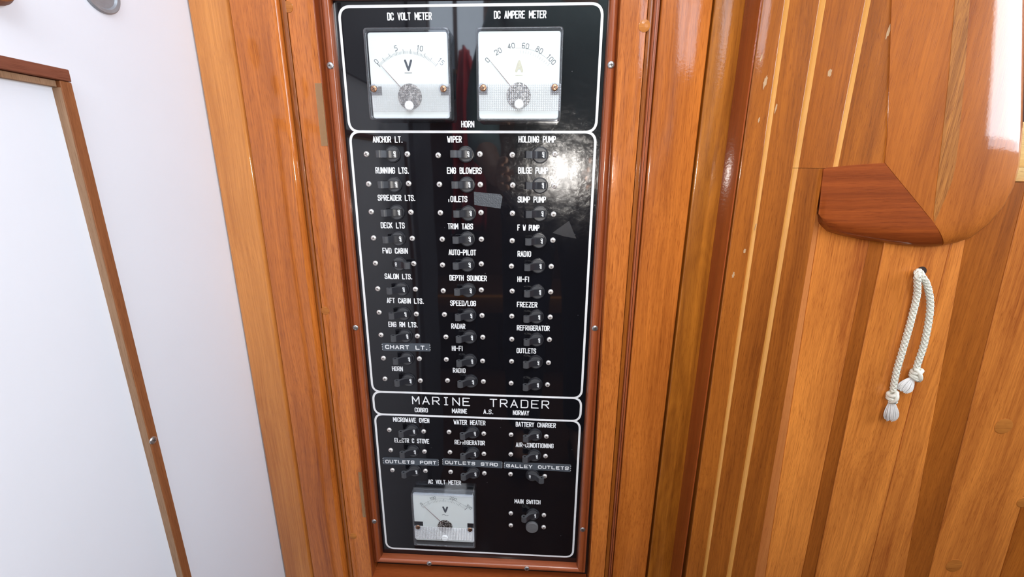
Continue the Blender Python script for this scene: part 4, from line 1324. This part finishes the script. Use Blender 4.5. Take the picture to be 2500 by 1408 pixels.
# ================================================================== PULL CORD
Yc = Yr - 0.0045
h0 = PY(2246, 664, Yr)
cord = empty('pull_cord', (h0.x, Yr, h0.z))
tag(cord, 'white braided cord loop with two knotted frayed ends hanging from a hole', 'cord')


def bez(pts, n):
    """Catmull-Rom through points"""
    P = [pts[0]] + pts + [pts[-1]]; out = []
    for i in range(1, len(P) - 2):
        for k in range(n):
            t = k / n; a, b, c, d = P[i - 1], P[i], P[i + 1], P[i + 2]
            out.append(.5 * ((2 * b) + (c - a) * t + (2 * a - 5 * b + 4 * c - d) * t * t + (3 * b - a - 3 * c + d) * t ** 3))
    out.append(pts[-1]); return out


def tube(bm, pts, r, n=8, mat=0, cap=True):
    rings = []
    up = Vector((0, -1, 0))
    for i, p in enumerate(pts):
        d = (pts[min(i + 1, len(pts) - 1)] - pts[max(i - 1, 0)]).normalized()
        u = up - d * up.dot(d)
        if u.length < 1e-4: u = Vector((1, 0, 0)) - d * d.x
        u.normalize(); w = d.cross(u); up = u
        rr = r(i / (len(pts) - 1)) if callable(r) else r
        rings.append([bm.verts.new(p + u * rr * math.cos(2 * math.pi * k / n) + w * rr * math.sin(2 * math.pi * k / n)) for k in range(n)])
    for A, B in zip(rings, rings[1:]):
        for k in range(n): bm.faces.new((A[k], A[(k + 1) % n], B[(k + 1) % n], B[k]))
    if cap: bm.faces.new(rings[0][::-1]); bm.faces.new(rings[-1])


def braid(pts, R_, name='braided_cord'):
    """core plus two families of strands wound both ways, rising and dipping over one another"""
    bm = bmesh.new()
    path = bez(pts, 26)
    tube(bm, path, R_ * .8, 8)
    L_ = [0]
    for a, b in zip(path, path[1:]): L_.append(L_[-1] + (b - a).length)
    pitch = R_ * 7.0
    ns = 4
    up = Vector((0, -1, 0)); frames = []
    for i, p in enumerate(path):
        d = (path[min(i + 1, len(path) - 1)] - path[max(i - 1, 0)]).normalized()
        u = (up - d * up.dot(d)).normalized(); frames.append((p, u, d.cross(u)))
    step = pitch / 14
    total = L_[-1]
    m = int(total / step)
    for sg in (-1, 1):
        for s in range(ns):
            pp = []; j = 0
            for q in range(m + 1):
                l = q * step
                while j < len(L_) - 2 and L_[j + 1] < l: j += 1
                t = (l - L_[j]) / max(1e-9, L_[j + 1] - L_[j])
                p = frames[j][0].lerp(frames[j + 1][0], t); u, w = frames[j][1], frames[j][2]
                ang = sg * 2 * math.pi * l / pitch + 2 * math.pi * s / ns
                rr = R_ * (.86 + .13 * sg * math.cos(2 * ns * math.pi * l / pitch * 2 / 2 + 0) )
                pp.append(p + u * rr * math.cos(ang) + w * rr * math.sin(ang))
            tube(bm, pp, R_ * .34, 5)
    for v in bm.verts:
        v.co -= cord.location
    return obj(name, mesh_of(bm, name, 60), cord, ROPE)


rc = 0.0023
PQ = lambda x, y, o_=0.0: PY(x, y, Yc - o_)
sA = [Vector((h0.x + .002, Yr + .004, h0.z + .001)), PQ(2240, 668, .002), PQ(2240, 690, .002), PQ(2238, 725), PQ(2222, 790), PQ(2205, 850), PQ(2188, 910), PQ(2180, 955)]
sB = [Vector((h0.x + .003, Yr + .004, h0.z - .0005)), PQ(2250, 672, .0015), PQ(2263, 695, .001), PQ(2271, 735), PQ(2268, 780), PQ(2256, 840), PQ(2243, 880), PQ(2236, 902)]
braid(sA, rc); braid(sB, rc)
# dark hole
bm = bmesh.new(); add_lathe(bm, [(.0048, .0002), (0, .0002)], 24)
o = obj('hole', mesh_of(bm, 'hole'), r2, BACKING); o.location = (h0.x + .0008, Yr, h0.z + .0005)


def knot(c, r, d, nturn, tilt):
    bm = bmesh.new()
    d = d.normalized()
    u = Vector((0, -1, 0)); w = d.cross(u).normalized()
    for k in range(nturn):
        off = (k - (nturn - 1) / 2) * r * .62
        pts = []
        for i in range(25):
            a = 2 * math.pi * i / 24
            rr = r * (.62 + .05 * math.sin(3 * a + k))
            pts.append(c + d * (off + r * .32 * math.sin(a + k * 1.3)) + u * rr * math.cos(a) + w * rr * math.sin(a))
        tube(bm, pts, r * .38, 8, cap=False)
    # one strand passing over
    pts = [c + d * (r * 1.0 * math.cos(math.pi * i / 10)) + u * (r * .95 * math.sin(math.pi * i / 10) + r * .1) + w * r * tilt * (1 - i / 5) for i in range(11)]
    tube(bm, pts, r * .34, 8)
    for v in bm.verts: v.co -= cord.location
    return obj('knot', mesh_of(bm, 'knot', 60), cord, ROPE)


kA, kB = PQ(2178, 968, .001), PQ(2236, 914, .001)
knot(kA, .0050, PQ(2176, 985) - PQ(2182, 945), 3, .5)
knot(kB, .0052, PQ(2230, 925) - PQ(2238, 900), 3, -.5)


def tassel(a, b, r, n=90):
    bm = bmesh.new(); d = b - a; L_ = d.length; dn = d.normalized()
    u = Vector((0, -1, 0)); u = (u - dn * u.dot(dn)).normalized(); w = dn.cross(u)
    for k in range(n):
        an = random.uniform(0, 2 * math.pi); q = math.sqrt(random.random())
        pts = []
        le = random.uniform(.82, 1.0)
        for i in range(7):
            t = i / 6 * le
            rr = r * q * (0.35 + 1.1 * math.sin(min(t, .8) / .8 * math.pi * .5)) * (1 - .35 * max(0, t - .7) / .3)
            pts.append(a + dn * L_ * t + u * (rr * math.cos(an)) * .75 + w * (rr * math.sin(an)))
        tube(bm, pts, .00042, 4)
    for v in bm.verts: v.co -= cord.location
    o = obj('frayed_end', mesh_of(bm, 'frayed_end', 60), cord, FIBRE); o['kind'] = 'stuff'
    return o


tassel(PQ(2176, 978), PQ(2174, 1026, .001), .0048)
tassel(PQ(2228, 922), PQ(2202, 956, .0005), .0046)

# ================================================================== BEHIND THE CAMERA (seen only mirrored in the panel)
for a, b in ((-0.56, -0.28), (0.47, 1.05)):
    w = wallbox('window_%d' % (1 if a < 0 else 2), a - .02, b + .02, YF - .002, YF + .012, ZWIN - .02, ZWIN, W_CABINX)
    for xx_ in (a - .02, (a + b) / 2 - .01, b):
        wallbox('mullion', xx_, xx_ + .02, YF - .002, YF + .014, ZWIN, 1.86, W_CABIN, w)
bench = empty('cabin_bench', (0.1, YF + .2, 0))
tag(bench, 'dark slatted wooden bench mirrored in the lower half of the panel', 'bench')


def bpart(name, x0, x1, y0, y1, z0, z1, mat):
    o = obj(name, box_mesh(name, x0, x1, y0, y1, z0, z1, .004, 2), bench, mat); o.location = -bench.location


zb = PR(1240, 742, YF + .44).z
bpart('seat_edge', XW + .05, 0.95, YF + .40, YF + .44, zb - .045, zb + .035, W_CABINX)
bpart('seat', XW + .05, 0.95, YF + .001, YF + .40, zb - .035, zb + .03, W_CABIN)
for k in range(17):
    bpart('slat', XW + .06 + k * .112, XW + .16 + k * .112, YF + .39, YF + .41, 0.0, zb - .045, W_CABIN)

# ================================================================== THE PERSON TAKING THE PICTURE (mirrored in the panel)
SKIN = plain('skin', (0.52, 0.30, 0.21), 0.5, bscale=200)
SHIRT = plain('grey_green_cloth', (0.30, 0.42, 0.41), 0.8, bscale=120)
JEANS = plain('navy_cloth', (0.02, 0.03, 0.06), 0.85, bscale=300)
HAIR = plain('brown_hair', (0.06, 0.035, 0.02), 0.6, bscale=300)
SHOE = plain('dark_leather', (0.03, 0.02, 0.015), 0.4)
EYE = plain('eye_white', (0.8, 0.8, 0.8), 0.3)


def skinned(name, nodes, edges, mat, parent, root=0, sub=2):
    """nodes: (x, y, z, rx, ry)"""
    me = bpy.data.meshes.new(name)
    me.from_pydata([n[:3] for n in nodes], edges, [])
    o = bpy.data.objects.new(name, me); COL.objects.link(o); o.parent = parent
    o.location = -parent.location
    me.materials.append(mat)
    m = o.modifiers.new('skin', 'SKIN'); m.use_smooth_shade = True
    sv = me.skin_vertices[0].data
    for i, n in enumerate(nodes):
        sv[i].radius = (n[3], n[4]); sv[i].use_root = (i == root)
    sb = o.modifiers.new('subsurf', 'SUBSURF'); sb.levels = sub; sb.render_levels = sub
    return o


PX0, PYB = 0.075, -0.92
man = empty('person', (PX0, PYB, 0))
tag(man, 'person in a grey-green shirt and dark trousers holding a phone, mirrored in the panel', 'person')
bn = [(PX0, PYB, .96, .135, .10), (PX0, PYB, 1.10, .125, .09), (PX0, PYB + .01, 1.27, .15, .10), (PX0, PYB, 1.40, .12, .085), (PX0, PYB + .01, 1.47, .06, .06),
      (PX0, PYB + .02, 1.53, .052, .055), (PX0, PYB + .04, 1.59, .062, .075), (PX0, PYB + .045, 1.66, .072, .088), (PX0, PYB + .03, 1.72, .06, .075)]
be = [(i, i + 1) for i in range(8)]


def limb(base, pts):
    k = base
    for p in pts:
        bn.append(p); be.append((k, len(bn) - 1)); k = len(bn) - 1
    return k


hands = {}
for s, wx in ((1, .135), (-1, -.085)):
    hands[s] = limb(3, [(PX0 + s * .17, PYB, 1.41, .058, .058), (PX0 + s * .225, PYB + .05, 1.20, .042, .042), (PX0 + s * .22, PYB + .12, 1.08, .036, .036),
                        ((PX0 + s * .22 + wx) / 2, -.63, 1.03, .032, .032), (wx, -.515, .985, .024, .020), (wx - s * .012, -.475, .988, .030, .016)])
    limb(0, [(PX0 + s * .09, PYB, .88, .09, .09), (PX0 + s * .10, PYB + .02, .50, .055, .058), (PX0 + s * .10, PYB - .01, .28, .050, .052), (PX0 + s * .10, PYB - .01, .09, .036, .038), (PX0 + s * .11, PYB + .12, .045, .035, .028)])
skinned('body', bn, be, SKIN, man)
for s, wx in ((1, .135), (-1, -.085)):
    for k in range(4):
        z = .965 + .018 * k
        hx = wx - s * .012
        skinned('finger', [(hx, -.475, .985, .009, .009), (hx - s * .004, -.452, z, .0085, .0085), (hx - s * .014, -.4435, z + .001, .008, .0075), (hx - s * (.026 - .003 * abs(k - 1)), -.4425, z + .002, .007, .0065)],
                [(0, 1), (1, 2), (2, 3)], SKIN, man, sub=1)
    skinned('thumb', [(wx - s * .01, -.48, .985, .010, .010), (wx - s * .028, -.475, .992, .010, .009), (wx - s * .048, -.4715, 1.0, .0085, .008)], [(0, 1), (1, 2)], SKIN, man, sub=1)
sn = [(PX0, PYB, .93, .15, .115), (PX0, PYB, 1.10, .142, .108), (PX0, PYB + .01, 1.27, .166, .118), (PX0, PYB, 1.40, .13, .10), (PX0, PYB, 1.445, .075, .07)]
se = [(0, 1), (1, 2), (2, 3), (3, 4)]
for s, wx in ((1, .135), (-1, -.085)):
    k = 3
    for p in [(PX0 + s * .17, PYB, 1.41, .072, .072), (PX0 + s * .225, PYB + .05, 1.20, .056, .056), (PX0 + s * .22, PYB + .12, 1.08, .050, .050), ((PX0 + s * .22 + wx) / 2, -.63, 1.03, .043, .043)]:
        sn.append(p); se.append((k, len(sn) - 1)); k = len(sn) - 1
skinned('shirt', sn, se, SHIRT, man)
tn = [(PX0, PYB, .95, .145, .11)]; te = []
for s in (1, -1):
    k = 0
    for p in [(PX0 + s * .09, PYB, .86, .105, .105), (PX0 + s * .10, PYB + .02, .50, .075, .078), (PX0 + s * .10, PYB - .01, .28, .066, .07), (PX0 + s * .10, PYB - .01, .10, .06, .06)]:
        tn.append(p); te.append((k, len(tn) - 1)); k = len(tn) - 1
skinned('trousers', tn, te, JEANS, man)
for s in (1, -1):
    skinned('shoe', [(PX0 + s * .10, PYB - .04, .045, .042, .045), (PX0 + s * .105, PYB + .06, .040, .045, .040), (PX0 + s * .115, PYB + .15, .032, .038, .030)], [(0, 1), (1, 2)], SHOE, man, sub=1)
skinned('hair', [(PX0, PYB - .005, 1.60, .070, .055), (PX0, PYB, 1.68, .084, .082), (PX0, PYB + .03, 1.745, .072, .082)], [(0, 1), (1, 2)], HAIR, man)
for s in (1, -1):
    bm = bmesh.new(); bmesh.ops.create_uvsphere(bm, u_segments=12, v_segments=8, radius=.012)
    e_ = obj('eye', mesh_of(bm, 'eye', 60), man, EYE); e_.location = (s * .03, .123, 1.655)
    bm = bmesh.new(); bmesh.ops.create_uvsphere(bm, u_segments=10, v_segments=8, radius=.022); bmesh.ops.scale(bm, vec=(.4, .8, 1.3), verts=bm.verts[:])
    e_ = obj('ear', mesh_of(bm, 'ear', 60), man, SKIN); e_.location = (s * .076, .04, 1.64)
skinned('nose', [(PX0, PYB + .122, 1.665, .008, .008), (PX0, PYB + .143, 1.632, .013, .012)], [(0, 1)], SKIN, man, sub=1)
LIP = plain('lips', (0.40, 0.16, 0.13), 0.5)
skinned('mouth', [(PX0 - .022, PYB + .112, 1.592, .005, .005), (PX0, PYB + .119, 1.593, .007, .007), (PX0 + .022, PYB + .112, 1.592, .005, .005)], [(0, 1), (1, 2)], LIP, man, sub=1)

phone = obj('phone', box_mesh('phone', -.042, .092, -.4615, -.4525, .962, 1.038, .004, 3), None, BLACKPL)
tag(phone, 'black phone held level by the mirrored person', 'phone')
bm = bmesh.new(); add_box(bm, -.018, .066, -.4528, -.4512, .980, 1.012, .0012, 2); bmesh.ops.recalc_face_normals(bm, faces=bm.faces[:])
obj('lens_bar', mesh_of(bm, 'lens_bar', 40), phone, BLACKPL)


# red jacket hanging by the rear window
JR = plain('red_cloth', (0.42, 0.015, 0.02), 0.6, bscale=60)
a, b = PR(1112, 125, -1.90), PR(1160, 560, -1.90)
bm = bmesh.new(); nu, nv = 28, 16; gr = []
for j in range(nv + 1):
    v = j / nv; row = []
    z = a.z + (b.z - a.z) * v
    half = .03 + .055 * min(1, v * 3)
    for i in range(nu + 1):
        u = i / nu * 2 - 1
        row.append(bm.verts.new(((a.x + b.x) / 2 + u * half, -1.93 + .035 * math.cos(u * 9 + v * 2) * (.4 + v) + .03 * (1 - u * u), z + .02 * math.cos(u * 3))))
    gr.append(row)
for j in range(nv):
    for i in range(nu): bm.faces.new((gr[j][i], gr[j][i + 1], gr[j + 1][i + 1], gr[j + 1][i]))
jk = obj('red_jacket', mesh_of(bm, 'red_jacket', 80), None, JR)
jk.modifiers.new('thickness', 'SOLIDIFY').thickness = .01
tag(jk, 'red jacket hanging by the rear window, mirrored between the two upper meters', 'jacket')
